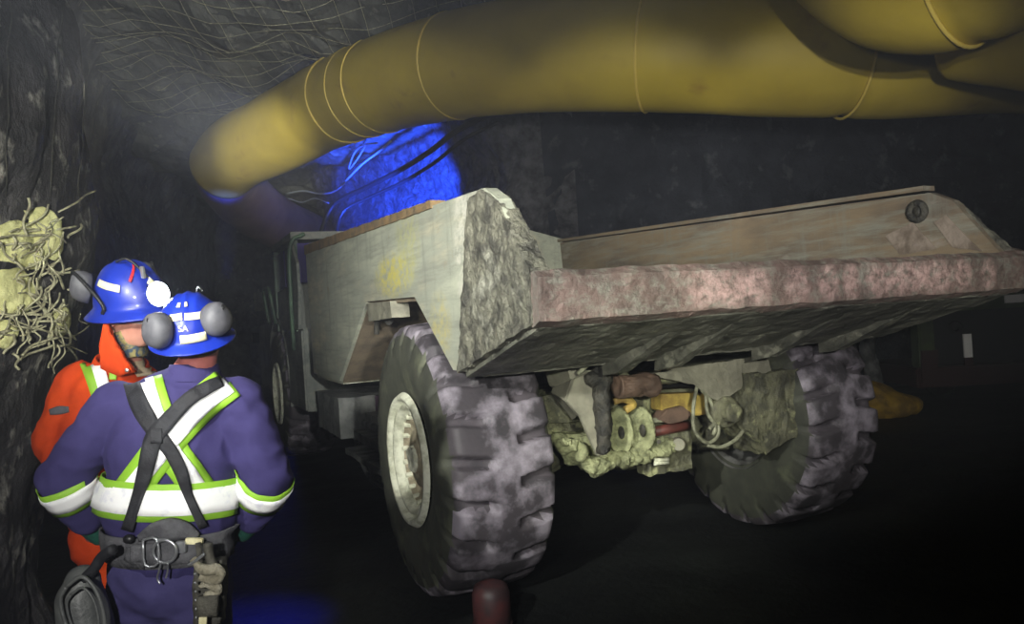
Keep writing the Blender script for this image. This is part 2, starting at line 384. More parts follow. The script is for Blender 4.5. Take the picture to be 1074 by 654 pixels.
wf = wall('wall_far', [(-10,25), (-7,25.5), (-4.5,25.5), (-1,25)], M['rock'], .3, .8, step=.18)
wp = wall('wall_pier', [(-3.6,25.5), (-5.1,21.6), (-3.2,18.4), (-1.2,16.0), (-.5,14.2), (.1,12.95), (1.2,12.8)], M['rock_pier'], .3, 1.3, lean=arch, step=.12)
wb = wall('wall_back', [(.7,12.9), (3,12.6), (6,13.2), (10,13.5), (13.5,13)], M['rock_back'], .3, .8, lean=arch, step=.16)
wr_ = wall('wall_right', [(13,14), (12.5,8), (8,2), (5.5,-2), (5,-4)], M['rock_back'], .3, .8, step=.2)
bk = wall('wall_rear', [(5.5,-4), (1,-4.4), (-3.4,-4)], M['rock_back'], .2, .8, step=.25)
def ceil_z(x, y):
    p = V((x, y, 9)); dist = abs(x + 2 + .25*(y-6))
    return 6.1 - .55*min(1.5, abs(noise.noise(p*.22)))*1.3 + .35*noise.fractal(p*.7, .9, 2.1, 5) - .25*max(0, y-10)*.15
bm = BM(); G = []
xs = [-11 + 25.5*i/150 for i in range(151)]; ys = [-5 + 32*i/180 for i in range(181)]
for x in xs: G.append([bm.verts.new((x, y, ceil_z(x, y))) for y in ys])
for A, B in zip(G, G[1:]):
    for j in range(len(ys)-1): bm.faces.new((A[j], A[j+1], B[j+1], B[j]))
cl = obj('ceiling', bm, M['ceil']); cl['kind'] = 'structure'
def floor_z(x, y):
    p = V((x, y, 0)); return .03*noise.fractal(p*1.1, .9, 2.1, 5) - .022
bm = BM(); G = []
xs = [-11 + 25.5*i/260 for i in range(261)]; ys = [-5 + 32*i/300 for i in range(301)]
for x in xs: G.append([bm.verts.new((x, y, floor_z(x, y))) for y in ys])
for A, B in zip(G, G[1:]):
    for j in range(len(ys)-1): bm.faces.new((A[j], B[j], B[j+1], A[j+1]))
fl = obj('floor', bm, M['floor'], smooth=True); fl['kind'] = 'structure'

# ceiling wire mesh
bm = BM()
def cw(x, y): return V((x, y, ceil_z(x, y) - .05))
for i in range(24):
    x = -6.5 + i*.32; tube(bm, [cw(x + .03*noise.noise(V((i, j, 0))), 6.6+j*.4) for j in range(22)], .0045, 4, 2, False)
for i in range(26):
    y = 6.6 + i*.34; tube(bm, [cw(-6.5+j*.4, y + .03*noise.noise(V((i, j, 5)))) for j in range(19)], .0045, 4, 2, False)
tag(obj('ceiling_wire_mesh', bm, M['wire'], smooth=True), 'grid of thin steel wire mesh pinned under the rock ceiling left of the duct', 'wire mesh')
# near left rib: torn liner, tangled wires and hanging strands
bwl = bvh_of(wl)
def onwall(u, v, off=.03):
    r = ray(u, v).normalized(); h = bwl.ray_cast(CAMP, r)
    if h[0] is None: return None
    return h[0] + V((1, -.15, 0)).normalized()*off
def sheet(pts, off, seed, n=12):
    """ragged piece of torn liner pressed on the wall around a list of photo points"""
    cx = sum(p[0] for p in pts)/len(pts); cy = sum(p[1] for p in pts)/len(pts); bm = BM(); rings = []
    N = len(pts)*4
    loop = [p.to_2d() for p in catmull([V((p[0], p[1], 0)) for p in pts] + [V((pts[0][0], pts[0][1], 0))], 4)][:-1]
    for k in range(n+1):
        f = k/n; row = []
        for i, q in enumerate(loop):
            a = V((cx, cy)).lerp(q, f*(1+.12*noise.noise(V((i*.9, seed, k*.2))))); w = onwall(max(a.x, -40), a.y, off*(.8-.3*f*f) + .012*noise.noise(V((a.x*.12, a.y*.12, seed))))
            row.append(bm.verts.new(w if w else at(a.x, a.y, 3.4)))
        rings.append(row)
    for A, B in zip(rings, rings[1:]):
        for i in range(len(loop)):
            try: bm.faces.new((A[i], A[(i+1)%len(loop)], B[(i+1)%len(loop)], B[i]))
            except ValueError: pass
    return bm
liners = [([(-8,238),(14,232),(34,245),(44,270),(30,282),(8,276),(-8,270)], 'torn pale yellow liner scrap on the left rock wall, the upper left one'),
          ([(22,222),(40,218),(58,232),(60,262),(48,272),(30,255)], 'torn pale yellow liner scrap on the left rock wall, highest of the scraps'),
          ([(-8,285),(16,282),(30,300),(26,322),(10,330),(-8,324)], 'torn pale yellow liner scrap on the left rock wall below the other large scraps'),
          ([(48,330),(62,322),(70,335),(60,352),(50,350)], 'small torn pale yellow liner scrap nearest the orange coverall'),
          ([(-8,336),(8,338),(12,352),(2,364),(-8,362)], 'small torn pale yellow liner scrap at the left edge, lowest of the scraps')]
for i, (pts, lab) in enumerate(liners):
    o = thick(obj('torn_liner', sheet(pts, .045, i*3.1), M['straw'], smooth=True), .012)
    tag(o, lab, 'liner scrap', 'torn liner scraps on the left wall')
bm = BM(); rnd = random.Random(5)
for k in range(96):
    if k < 66: u, v = rnd.uniform(-4, 64), rnd.uniform(208, 345)
    else: u, v = rnd.uniform(-4, 72), rnd.uniform(318, 372)
    a = rnd.uniform(0, 2*pi) if k % 3 else rnd.gauss(pi/2, .4); L = rnd.uniform(16, 46); cur = rnd.uniform(-.6, .6)*(1 if k % 5 else 3); P = []
    for j in range(6):
        w = onwall(u, v, .05 + .014*sin(j*1.3+k)); 
        if w: P.append(w)
        a += cur/5; u += cos(a)*L/5; v += sin(a)*L/5
    if len(P) > 3: tube(bm, P, rnd.choice((.0035, .0045, .0055)), 6, 3)
tag(obj('tangled_wire_mesh', bm, M['wire'], smooth=True), 'tangle of bent pale wire mesh torn open on the left rock wall', 'wire mesh', kind='stuff')
for n_, (x0, x1, lab) in enumerate(((8,3,'steel strand hanging down the near left rock wall at the left edge'), (62,50,'steel strand slanting down the near left rock wall'), (93,80,'steel strand hanging along the right edge of the near left rock wall'))):
    bm = BM(); P = [onwall(x0+(x1-x0)*j/12+4*noise.noise(V((j*.5, n_, 0))), 2+j*17, .012) for j in range(13)]; P = [p for p in P if p]
    tube(bm, P, .0028, 6, 3); tag(obj('steel_strand', bm, M['dark'], smooth=True), lab, 'wire', 'steel strands on the near left wall')

# ------------------------------------------------------------------ ventilation ducts
def duct(name, pts, radii, m, label, seams=(), n=48, k=10, wob=.02, parent=None, dents=()):
    P = catmull(pts, k); rs = [q.x for q in catmull([V((r,0,0)) for r in radii], k)]; bm = BM(); rings = []; x = None
    for i, p in enumerate(P):
        d = (P[min(i+1, len(P)-1)]-P[max(i-1, 0)]).normalized()
        if x is None: x, y = frame_of(d)
        x = (x-d*x.dot(d)).normalized(); y = d.cross(x); ring = []
        for j in range(n):
            a = 2*pi*j/n; e = x*cos(a)+y*sin(a); r = rs[i]*(1+wob*noise.noise(p*1.3+e*1.7))
            for (ix, dep) in dents: r *= 1 - dep*math.exp(-((i-ix)/.8)**2)
            ring.append(bm.verts.new(p+e*r))
        rings.append(ring)
    for A, B in zip(rings, rings[1:]):
        for j in range(n): bm.faces.new((A[j], A[(j+1)%n], B[(j+1)%n], B[j]))
    o = obj(name, bm, m, parent, smooth=True); thick(o, .006)
    if label: tag(o, label, 'ventilation duct')
    for s in seams:
        i = min(len(P)-2, int(s*k)); b = BM(); torus(b, P[i], P[i+1]-P[i], rs[i]*1.0, .016, 48, 6)
        obj('seam_ring', b, M['ductseam'], o, smooth=True)
    return o, P
Dp = [at(1180,72,8.9), at(1060,60,8.5), at(960,60,8.25), at(890,57,8.1), at(780,54,8.2), at(680,53,8.4), at(560,58,9.0), at(470,71,9.8), at(400,90,10.9), at(345,111,12), at(290,140,13.1), at(250,160,13.9), at(232,177,14.4)]
d1, P1 = duct('ventilation_duct', Dp, [.56,.60,.64,.66,.66,.655,.65,.65,.65,.65,.65,.64,.6], M['duct'],
     'large yellow fabric ventilation duct hanging across the tunnel above the truck', seams=(3.05, 5.0, 6.95, 8.05, 8.3, 8.75), dents=((30,.07),(50,.015),(86,.03),(92,.03)))
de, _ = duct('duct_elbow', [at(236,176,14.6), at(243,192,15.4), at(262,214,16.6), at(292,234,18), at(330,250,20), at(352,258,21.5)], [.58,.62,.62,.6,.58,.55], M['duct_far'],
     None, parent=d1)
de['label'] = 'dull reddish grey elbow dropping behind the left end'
duct('ventilation_duct', [at(830,-160,6.6), at(890,-90,5.9), at(955,-52,5.3), at(1030,-68,4.9), at(1110,-120,4.6)], [.6,.64,.66,.66,.64], M['duct'],
     'nearer yellow duct sagging into the top right corner of the photo', seams=(2.75,), dents=((28,.04),))
duct('ventilation_duct', [at(1000,48,7.0), at(1060,42,6.6), at(1150,40,6.2), at(1250,30,6.0)], [.30,.40,.46,.46], M['duct'],
     'brownish yellow duct sleeve between the two large yellow ducts at the right edge')
# hangers of the main duct
for i in (12, 34, 58, 82):
    p = P1[i]; b = BM(); r = .67
    tube(b, [p+V((0,0,r*1.06)), V((p.x, p.y, ceil_z(p.x, p.y)+.02))], .006, 5, 1); torus(b, p+V((0,0,r*1.06)), V((0,1,0)), .03, .006, 12, 5)
    tag(obj('duct_hanger', b, M['cable'], smooth=True), ['steel hanger rod above the right part of the yellow duct', 'steel hanger rod above the middle right of the yellow duct', 'steel hanger rod above the middle left of the yellow duct', 'steel hanger rod above the left part of the yellow duct'][(12,34,58,82).index(i)], 'hanger')

# cables on the pier wall
def cable(name, pts, r, m, lab, cat='cable'):
    b = BM(); tube(b, pts, r, 8, 6); return tag(obj(name, b, m, smooth=True), lab, cat)
cable('power_cable', [at(560,100,12.4), at(486,133,12.7), at(452,158,13.3), at(420,178,14.2), at(385,196,15.2), at(352,213,15.8), at(338,240,15.8), at(336,262,15.6)], .05, M['cable'], 'thick black cable sloping down across the blue lit rock, upper of two')
cable('power_cable', [at(560,112,12.6), at(492,143,13), at(455,171,13.6), at(420,192,14.6), at(385,208,15.2), at(360,222,15.4), at(352,250,15.3)], .035, M['cable'], 'thinner black cable sloping down across the blue lit rock, lower of two')
cable('thin_wire', [at(410,148,14), at(396,160,14.6), at(380,172,15.2), at(366,186,16), at(352,200,17), at(335,203,17.6), at(318,200,18), at(300,203,18.5)], .02, M['palewire'], 'pale thin wire curling from the blue lit rock to the grey rock', 'wire')
cable('thin_wire', [at(385,150,14.5), at(374,168,15.2), at(366,177,15.8), at(372,160,15), at(382,152,14.6), at(396,150,14.3)], .014, M['palewire'], 'pale wire loop below the duct on the blue lit rock', 'wire')
cable('thin_wire', [at(345,213,17), at(330,208,17.6), at(316,212,18), at(300,208,18.5), at(285,214,19)], .014, M['palewire'], 'pale wavy wire on the grey rock left of the blue light', 'wire')

# ================================================================== THE TRUCK
T = empty('dump_truck', (OX, OY, 0), TH)
tag(T, 'low underground mining dump truck with an empty muddy grey steel box, seen from behind', 'truck')
W = 1.47
side = [(3.38,2.42), (-1.32,2.2), (-1.46,2.13), (-1.72,1.8), (-1.72,1.6), (-.87,1.37), (-.76,1.37), (-.18,1.77), (.99,1.79), (2.11,1.16), (3.34,1.17)]
bx = BM()
prism(bx, side, 0, -W, -W+.06)                                   # left side plate
slab(bx, [(-W+.03,3.3,1.2), (W-.03,3.3,1.2), (W-.03,3.42,2.46), (.9,3.5,2.62), (-.9,3.5,2.62), (-W+.03,3.42,2.46)], .05)   # headboard
# floor: chute and bottom
slab(bx, [(-W+.05,-1.7,1.64), (W-.05,-1.7,1.64), (W-.05,-.87,1.43), (-W+.05,-.87,1.43)], .04)
slab(bx, [(-.86,-.87,1.43), (.86,-.87,1.43), (.86,-.2,1.3), (-.86,-.2,1.3)], .04)
slab(bx, [(-.86,-.2,1.3), (.86,-.2,1.3), (.86,3.3,1.2), (-.86,3.3,1.2)], .04)
for s in (-1, 1):                                                 # inner bottom sides beside the arches
    prism(bx, [(-.85,1.39), (-.18,1.25), (3.3,1.15), (3.3,1.4), (2.1,1.4), (.99,1.8), (-.18,1.8)], 0, s*.86, s*.82)
    slab(bx, [(s*.84,2.1,1.17), (s*1.44,2.1,1.17), (s*1.44,3.33,1.17), (s*.84,3.33,1.17)], .04)
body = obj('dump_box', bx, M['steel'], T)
b = BM(); prism(b, side, 0, W-.06, W); o = obj('side_wall', b, M['inner'], body); tag(o, 'brown grey inner face of the right side wall')
for s in (-1, 1):
    b = BM()
    slab(b, [(s*.82,-.76,1.375), (s*1.44,-.76,1.375), (s*1.44,-.18,1.775), (s*.82,-.18,1.775)], .03)
    slab(b, [(s*.82,-.18,1.775), (s*1.44,-.18,1.775), (s*1.44,.99,1.795), (s*.82,.99,1.795)], .03)
    slab(b, [(s*.82,.99,1.795), (s*1.44,.99,1.795), (s*1.44,2.11,1.165), (s*.82,2.11,1.165)], .03)
    obj('wheel_arch', b, M['liner'], body)
# rusty top rail, tapering as it comes back
for s in (-1,):
    b = BM(); slab(b, [(s*(W+.012),3.38,2.36), (s*(W+.012),3.38,2.45), (s*(W+.012),-.6,2.262), (s*(W+.012),-.6,2.22)], -.085*s if s < 0 else .085)
    rough_up(b, .006, 12, .12); obj('top_rail', b, M['rust'], body)
b = BM(); slab(b, [(W-.09,3.38,2.43), (W-.09,-1.3,2.215), (W+.01,-1.3,2.215), (W+.01,3.38,2.43)], .03); obj('top_rail', b, M['inner'], body)
# mud-caked end plates
for s in (-1, 1):
    b = BM(); poly = [(-1.13,2.175), (-1.31,2.195), (-1.46,2.12), (-1.75,1.81), (-1.74,1.59), (-.85,1.36), (-.98,1.69), (-1.06,1.98)]
    prism(b, poly, 0, s*(W-.075 if s < 0 else W-.02), s*(W+.015)); rough_up(b, .010, 16, .022, s*5)
    tag(obj('end_plate', b, M['crust'], body), 'mud caked rear corner of the box side')
# tail lip
b = BM(); prism(b, [(-1.70,1.60), (-1.74,1.575), (-1.80,1.60), (-1.81,1.77), (-1.775,1.80), (-1.70,1.79)], 0, -W-.01, W+.02)
rough_up(b, .009, 8, .05); tag(obj('tail_lip', b, M['lip'], body), 'thick worn tail lip with pink scraped patches')
b = BM(); slab(b, [(W+.02,-1.80,1.60), (W+.02,-1.80,1.80), (W+.06,-1.68,1.84), (W+.06,-1.45,1.75), (W+.06,-1.5,1.56)], .05); rough_up(b, .008, 9, .05)
obj('lip_corner', b, M['lip'], body)
# caked underside of the chute with stiffener ribs
b = BM(); slab(b, [(-W+.02,-1.72,1.6), (-W+.02,-.88,1.365), (W-.02,-.88,1.365), (W-.02,-1.72,1.6)], .03); rough_up(b, .014, 7, .06)
obj('chute_underside', b, M['under'], body)
for x in (-.62, -.28, .42, .95):
    b = BM(); prism(b, [(-1.66,1.585), (-.86,1.36), (-.86,1.27), (-1.0,1.29), (-1.6,1.55)], 0, x-.035, x+.035); rough_up(b, .008, 10, .05)
    obj('stiffener_rib', b, M['under'], body)
b = BM(); prism(b, [(-.90,1.385), (-.80,1.38), (-.80,1.325), (-.88,1.33)], 0, -1.35, 1.35); rough_up(b, .012, 8, .06); obj('cross_member', b, M['under'], body)
# lifting eye and pad on the right inner wall
b = BM(); torus(b, (W-.075,-1.24,2.1), (1,0,0), .05, .022, 24, 8); cyl(b, (W-.08,-1.24,2.1), (W-.05,-1.24,2.1), .03); obj('lifting_eye', b, M['dark'], body, smooth=True)
b = BM(); slab(b, [(W-.065,-1.35,1.86), (W-.065,-1.1,1.85), (W-.065,-1.0,1.98), (W-.065,-1.2,2.04)], -.006); rough_up(b, .004, 12, .05); obj('worn_patch', b, M['worn'], body)
b = BM(); slab(b, [(W-.065,-1.62,1.82), (W-.065,-1.45,1.86), (W-.065,-1.34,2.02), (W-.065,-1.42,2.05)], -.006); rough_up(b, .004, 12, .05); obj('worn_patch', b, M['worn'], body)

b = BM(); slab(b, [tside(u, v, -1.36) for u, v in ((402,317), (428,315), (430,332), (404,336))], -.12); rough_up(b, .006, 14, .04); o = obj('arch_bracket', b, M['plate'], body); o['label'] = 'pale bracket at the top of the wheel arch'
b = BM(); cyl(b, tside(408,336,-1.38), tside(408,336,-1.3), .03, n=16); cyl(b, tside(395,330,-1.36), tside(395,350,-1.36), .02); obj('arch_pin', b, M['dark'], body)
# --- wheels
def make_wheel():
    R, Wd, NL = .81, .60, 22; na = NL*18
    prof = []   # (across -1..1, base radius)
    ks = [(-.92,.37), (-.98,.42), (-1.04,.50), (-1.06,.60), (-1.03,.68), (-.98,.74), (-.93,.77), (-.88,.79), (-.8,.797), (-.7,.80), (-.6,.803), (-.5,.805), (-.4,.807), (-.3,.808), (-.2,.809), (-.12,.81), (-.05,.81)]
    ks = ks + [(-a, r) for a, r in ks[::-1]]
    bm = BM(); G = []
    for i in range(na):
        a = 2*pi*i/na; row = []
        for w, r in ks:
            aw = abs(w); ph = (a/(2*pi)*NL + (.5 if w > 0 else 0) + .22*aw*(1 if w > 0 else 1)) % 1
            g = max(0, 1 - max(0, abs(ph-.5)-.11)/.045)      # 1 inside a groove
            if aw < .22 or r < .73: g = 0
            if r < .775 and r >= .73: g *= .8
            j = .004*noise.noise(V((cos(a)*6, sin(a)*6, w*4)))
            rr = r - .07*g + j
            if r < .7: rr = r
            row.append(bm.verts.new((w*Wd/2, cos(a)*rr, R + sin(a)*rr)))
        G.append(row)
    for i in range(na):
        A, B = G[i], G[(i+1)%na]
        for j in range(len(ks)-1): bm.faces.new((A[j], A[j+1], B[j+1], B[j]))
    bmesh.ops.translate(bm, vec=(0,0,-R), verts=bm.verts[:])
    o = obj('tire', bm, M['tire'], smooth=True); o.data.materials.append(M['sidewall']); o.data.materials.append(M['groove'])
    for p in o.data.polygons:
        c = p.center; rr = math.hypot(c.y, c.z)
        if rr < .757 and abs(c.x) < Wd*.46: p.material_index = 2
        elif rr < .745: p.material_index = 1
        elif abs(c.x) < Wd*.47: p.use_smooth = True
    # outer rim at -x
    b = BM(); x0 = -Wd/2
    lathe(b, [(r_*.8, h_) for r_, h_ in [(.50,.0), (.475,-.03), (.445,-.028), (.435,.0), (.415,.012), (.405,-.006), (.385,-.004), (.37,.03), (.345,.05), (.33,.075), (.30,.09), (.22,.10), (.21,.055), (.12,.045), (.11,.03), (.0,.03)]], (x0,0,0), (1,0,0), 56, closed=True)
    r = obj('rim', b, M['rim'], o, smooth=True)
    for p in r.data.polygons: p.use_smooth = True
    r.data.materials.append(M['disc'])
    for p in r.data.polygons:
        if math.hypot(p.center.y, p.center.z) < .272: p.material_index = 1
    for k in range(20):
        a = 2*pi*k/20; c = V((x0+.085, cos(a)*.272, sin(a)*.272)); b = BM(); cyl(b, c, c-V((.045,0,0)), .021, .015, 6); obj('lug_nut', b, M['rim'], o)
    b = BM(); cyl(b, (x0+.06,0,0), (x0+.01,0,0), .09, .075, 24); rough_up(b, .01, 14, .03); obj('hub_cap', b, M['rim'], o, smooth=True)
    # inner side: brake drum
    b = BM(); lathe(b, [(.40,.0), (.39,-.02), (.38,-.10), (.36,-.12), (.34,-.05), (.30,-.03), (.28,.02), (.22,.03), (.2,.08), (.001,.08)], (-x0,0,0), (1,0,0), 48, closed=True); obj('brake_drum', b, M['rim2'], o, smooth=True)
    return o
TC = 1.523-.31
wheel = make_wheel(); wheel.parent = T; wheel.location = (-TC, 0, .81); wheel.rotation_euler = (rad(5),0,0)
for (x, y, rz, ra) in ((TC,0,pi,17), (-TC,5.76,0,33), (TC,5.76,pi,48)):
    clone(wheel, (x,y,.81), (rad(ra),0,rz), T)

# --- rear axle and everything hanging under the box
def part(name, bm, m, parent=T, smooth=False, bevel=0, label=None):
    o = obj(name, bm, m, parent, smooth, bevel)
    if label: o['label'] = label
    return o
b = BM(); cyl(b, (-.95,0,.81), (.95,0,.81), .17, n=28); p_ell(b, (.0,0,.80), (.30,.30,.27)); cyl(b, (-.8,0,.81), (-.55,0,.81), .24, .2, 28); cyl(b, (.55,0,.81), (.8,0,.81), .2, .24, 28)
rough_up(b, .02, 6, .06); axle = part('rear_axle', b, M['chassis'], smooth=True)
b = BM()
for k in range(16):                                               # crust of mud hanging under the axle
    u = 588 + k*7.4; v = [462,468,474,480,486,488,484,482,480,479,479,478,476,474,470,466][k]
    p = tl(u, v, -.42); p_ell(b, p, (.045+.012*(k%3), .1, .04+.012*((k*7)%3)))
rough_up(b, .03, 14, .03, 3); part('mud_crust', b, M['pale'], axle, smooth=True, label='pale greenish mud crust under the axle')
b = BM(); p = [tl(*q) for q in ((590,455,-.35), (700,455,-.35), (700,482,-.35), (640,490,-.35), (592,474,-.35))]; slab(b, p, .2); rough_up(b, .02, 8, .05); part('axle_guard', b, M['pale'], axle)
# left suspension bracket (pale gusset)
b = BM(); s0 = -.62
slab(b, [tl(600,397,s0), tl(628,386,s0), tl(636,392,s0), tl(634,476,s0), tl(624,477,s0), tl(606,436,s0), tl(592,420,s0)], -.03); part('bracket', b, M['plate'], axle, bevel=.004, label='pale dusty gusset plate')
b = BM(); slab(b, [tl(600,397,s0), tl(592,420,s0), tl(578,411,-.35), tl(584,396,-.35)], .02); slab(b, [tl(592,420,s0), tl(606,436,s0), tl(600,440,-.35), tl(578,411,-.35)], .02); part('bracket_side', b, M['plate'], axle)
b = BM(); P = [tl(628,384,-.66), tl(632,400,-.68), tl(630,420,-.68), tl(633,445,-.67), tl(633,474,-.66)]; tube(b, P, [.045,.05,.045,.05,.04], 12); rough_up(b, .016, 16, .025); part('strut', b, M['dark'], axle, smooth=True, label='dark greasy strut')
b = BM(); P = [tl(606,392,-.7), tl(618,381,-.74), tl(634,374,-.74), tl(646,377,-.74), tl(650,392,-.7)]; tube(b, P, .014, 8); part('hose', b, M['hose'], axle, smooth=True)
b = BM(); p_ell(b, tl(622,398,-.67), (.05,.05,.045)); rough_up(b, .015, 16, .03); part('pin', b, M['dark'], axle, smooth=True)
# clamp shells
for (u, v, w, h) in ((650,452,.055,.15), (672,450,.06,.15)):
    b = BM(); c = tl(u, v, -.45); lathe(b, [(.02,-.02), (w+.02,-.05), (w+.03,.0), (w+.02,.05), (.02,.02)], c, (.5,1,0), 24, closed=False); bmesh.ops.scale(b, vec=(1,1,h/(w+.03)), space=Matrix.Translation(-c), verts=b.verts[:])
    rough_up(b, .006, 14, .03); part('clamp_shell', b, M['pale'], axle, smooth=True)
    b = BM(); p_ell(b, c - V((.02,.05,0)), (.014,.03,.04)); part('slot_shade', b, M['dark'], axle, smooth=True)  # solid dark ellipsoid stands in for the shade inside the slot
b = BM(); cyl(b, tl(647,405,-.6), tl(688,403,-.6), .068, n=20); rough_up(b, .014, 12, .03); part('hoist_cylinder', b, M['brown'], axle, smooth=True)
b = BM(); P = [tl(u, v, -.5) for u, v in ((644,420), (655,418), (664,424), (656,430))]; tube(b, P, .025, 8); part('pipe', b, M['yel'], axle, smooth=True)
b = BM(); slab(b, [tl(u, v, -.3) for u, v in ((682,412), (732,410), (734,432), (700,436), (682,428))], -.12); part('valve_block', b, M['yel'], axle, bevel=.006, label='yellow valve block')
b = BM(); slab(b, [tl(u, v, -.36) for u, v in ((681,438), (690,428), (706,424), (716,432), (712,438), (694,443))], -.1); part('motor_housing', b, M['brown'], axle, bevel=.006)
b = BM(); cyl(b, tl(682,453,-.4), tl(722,446,-.4), .032, n=16); part('red_hose', b, M['redp'], axle, smooth=True)
b = BM(); cyl(b, tl(680,441,-.42), tl(726,438,-.42), .017, n=12); part('rod', b, M['hose'], axle, smooth=True)
b = BM(); tube(b, [tl(u, v, -.4) for u, v in ((684,411), (694,405), (715,403), (728,405), (735,414), (738,428))], .02, 8); part('black_hose', b, M['black'], axle, smooth=True)
b = BM(); box(b, tl(691,463,-.47), (.055,.05,.055)); part('fitting', b, M['pale'], axle, bevel=.006)
b = BM(); cyl(b, tl(691,463,-.49), tl(691,463,-.52), .014, n=6); part('bolt', b, M['dark'], axle)
b = BM(); cyl(b, tl(711,465,-.44), tl(712,466,-.53), .045, .038, 16); part('knob', b, M['plate'], axle, bevel=.004)
b = BM()
for k in range(4): cyl(b, tl(686,476+k*3.3,-.47), tl(701,475+k*3.3,-.47), .012, n=8)
part('coil', b, M['rim'], axle, smooth=True)
b = BM(); box(b, tl(696,472,-.33), (.34,.12,.26)); rough_up(b, .02, 10, .04); part('mud_block', b, M['chassis'], axle)
# right hanging skirt plate under the box
b = BM(); slab(b, [tl(u, v, -.55) for u, v in ((678,392), (700,386), (762,378), (800,372), (804,388), (764,412), (752,421), (742,416), (730,404), (700,398))], -.04); rough_up(b, .008, 9, .05); part('skirt_plate', b, M['plate'], body)
b = BM(); slab(b, [tl(u, v, -.35) for u, v in ((752,390), (806,385), (806,432), (800,452), (770,470), (752,440))], -.3); rough_up(b, .02, 7, .05); part('trailing_arm', b, M['chassis'], axle)
b = BM(); c = tl(757,431,-.55); lathe(b, [(.001,-.12), (.06,-.12), (.065,-.06), (.10,-.05), (.105,.0), (.08,.06)], c, (0,1,0), 28); rough_up(b, .006, 14, .03); part('flange', b, M['chassis'], axle, smooth=True)
for (cu, cv, R_) in ((800,438,.13), (792,440,.11), (784,442,.13)):
    b = BM(); torus(b, tl(cu, cv, -.50), (1,.35,0), R_, .024, 28, 8); part('suspension_ring', b, M['chassis'], axle, smooth=True)
for P in ([(731,404), (727,430), (729,452), (741,464), (752,458), (754,445)], [(740,410), (742,432), (750,446), (748,456)], [(782,404), (788,430), (776,456), (758,468), (742,467)], [(735,408), (745,420), (750,440), (744,450)]):
    b = BM(); tube(b, [tl(u, v, -.58) for u, v in P], .012, 8); part('hose', b, M['hose'], axle, smooth=True)
b = BM(); P = [tl(u, v, -.45) for u, v in ((640,384), (660,398), (690,396), (720,392), (760,384))]; tube(b, P, .035, 8); rough_up(b, .02, 10, .04); part('harness', b, M['chassis'], axle, smooth=True)
b = BM(); slab(b, [tl(u, v, -.3) for u, v in ((570,384), (612,388), (600,400), (588,412), (576,404))], -.3); part('bump_stop', b, M['plate'], body)
b = BM(); box2(b, (-.75,-.25,.95), (.75,.6,1.12)); rough_up(b, .02, 5, .1); part('rear_cross_beam', b, M['chassis'])
# frame rails, tank, steps
for x in (-.55, .55):
    b = BM(); box2(b, (x-.07,-.1,.75), (x+.07,4.3,1.1)); part('frame_rail', b, M['frame'], bevel=.01)
b = BM(); cyl(b, (-.98,2.35,.98), (-.98,2.35,.62), .13, n=24); cyl(b, (-.98,2.35,1.12), (-.98,2.35,.98), .08, n=20); part('air_tank', b, mat('plum_tank', rgb(86,66,84), rough=.6))
b = BM(); box2(b, (-1.3,1.15,.60), (-.6,3.3,.68)); box2(b, (-1.3,1.15,.42), (-.62,2.9,.47)); rough_up(b, .012, 6, .1); part('step', b, M['frame'])
b = BM(); box2(b, (-1.42,2.45,.62), (-.65,3.5,.98)); rough_up(b, .012, 6, .1); part('side_tank', b, M['frame'])
b = BM(); box2(b, (-1.25,1.3,.8), (-.62,2.2,.86)); cyl(b, (-1.2,1.2,.74), (-1.2,3.3,.74), .03); part('pipe_rack', b, M['frame'])
b = BM()
for k in range(3): tube(b, [(-1.25,1.1,.5-.06*k), (-1.22,2.2,.34-.04*k), (-1.1,3.2,.42-.03*k), (-.9,4.4,.55)], .022, 8)
part('hose_bundle', b, M['frame'], smooth=True)
b = BM(); cyl(b, (0,3.75,.55), (0,3.75,1.25), .16, n=24); box2(b, (-.4,3.5,.62), (.4,4.4,.8)); box2(b, (-.4,3.5,1.0), (.4,4.4,1.15)); part('articulation_joint', b, M['frame'])
# front module
b = BM(); prism(b, [(4.1,.7), (8.2,.7), (8.35,1.1), (8.3,1.75), (7.2,2.05), (4.1,2.1)], 0, -.55, 1.4); eng = part('engine_hood', b, M['cab'], bevel=.03)
b = BM(); prism(b, [(6.8,.75), (8.2,.75), (8.3,1.1), (8.2,1.7), (6.8,1.75)], 0, -1.45, -.55); part('front_hood', b, M['cab'], bevel=.03)
b = BM(); cyl(b, (0,5.76,.81), (-.95,5.76,.81), .16, n=24); cyl(b, (0,5.76,.81), (.95,5.76,.81), .16, n=24); p_ell(b, (0,5.76,.8), (.25,.27,.25)); part('front_axle', b, M['chassis'], smooth=True)
b = BM(); A = []
for s in (-1, 1):
    for x0, x1 in ((s*.87, s*1.5),):
        n = 16; ring = []
        for i in range(n+1):
            a = -.15 + (pi+.3)*i/n; ring.append((5.76+cos(a)*.94, .86+sin(a)*.94)); 
        ring += [(5.76+cos(a)*.9, .86+sin(a)*.9) for a in [(-.15 + (pi+.3)*i/n) for i in range(n, -1, -1)]]
        prism(b, ring, 0, x0, x1)
part('fender', b, M['cab'])
b = BM(); prism(b, [(3.75,.75), (4.85,.75), (4.8,1.2), (4.95,1.6), (3.75,1.62)], 0, -1.5, -.9); part('battery_box', b, M['cab'], bevel=.02)
cab = BM(); prism(cab, [(4.05,1.6), (6.7,1.6), (6.7,2.05), (6.5,2.1), (4.05,2.1)], 0, -1.48, -.58); prism(cab, [(3.95,2.58), (6.5,2.62), (6.5,2.68), (3.95,2.66)], 0, -1.52, -.5)
box2(cab, (-.66,4.1,2.08), (-.6,6.4,2.6)); cabo = part('cab', cab, M['cab'], bevel=.008)
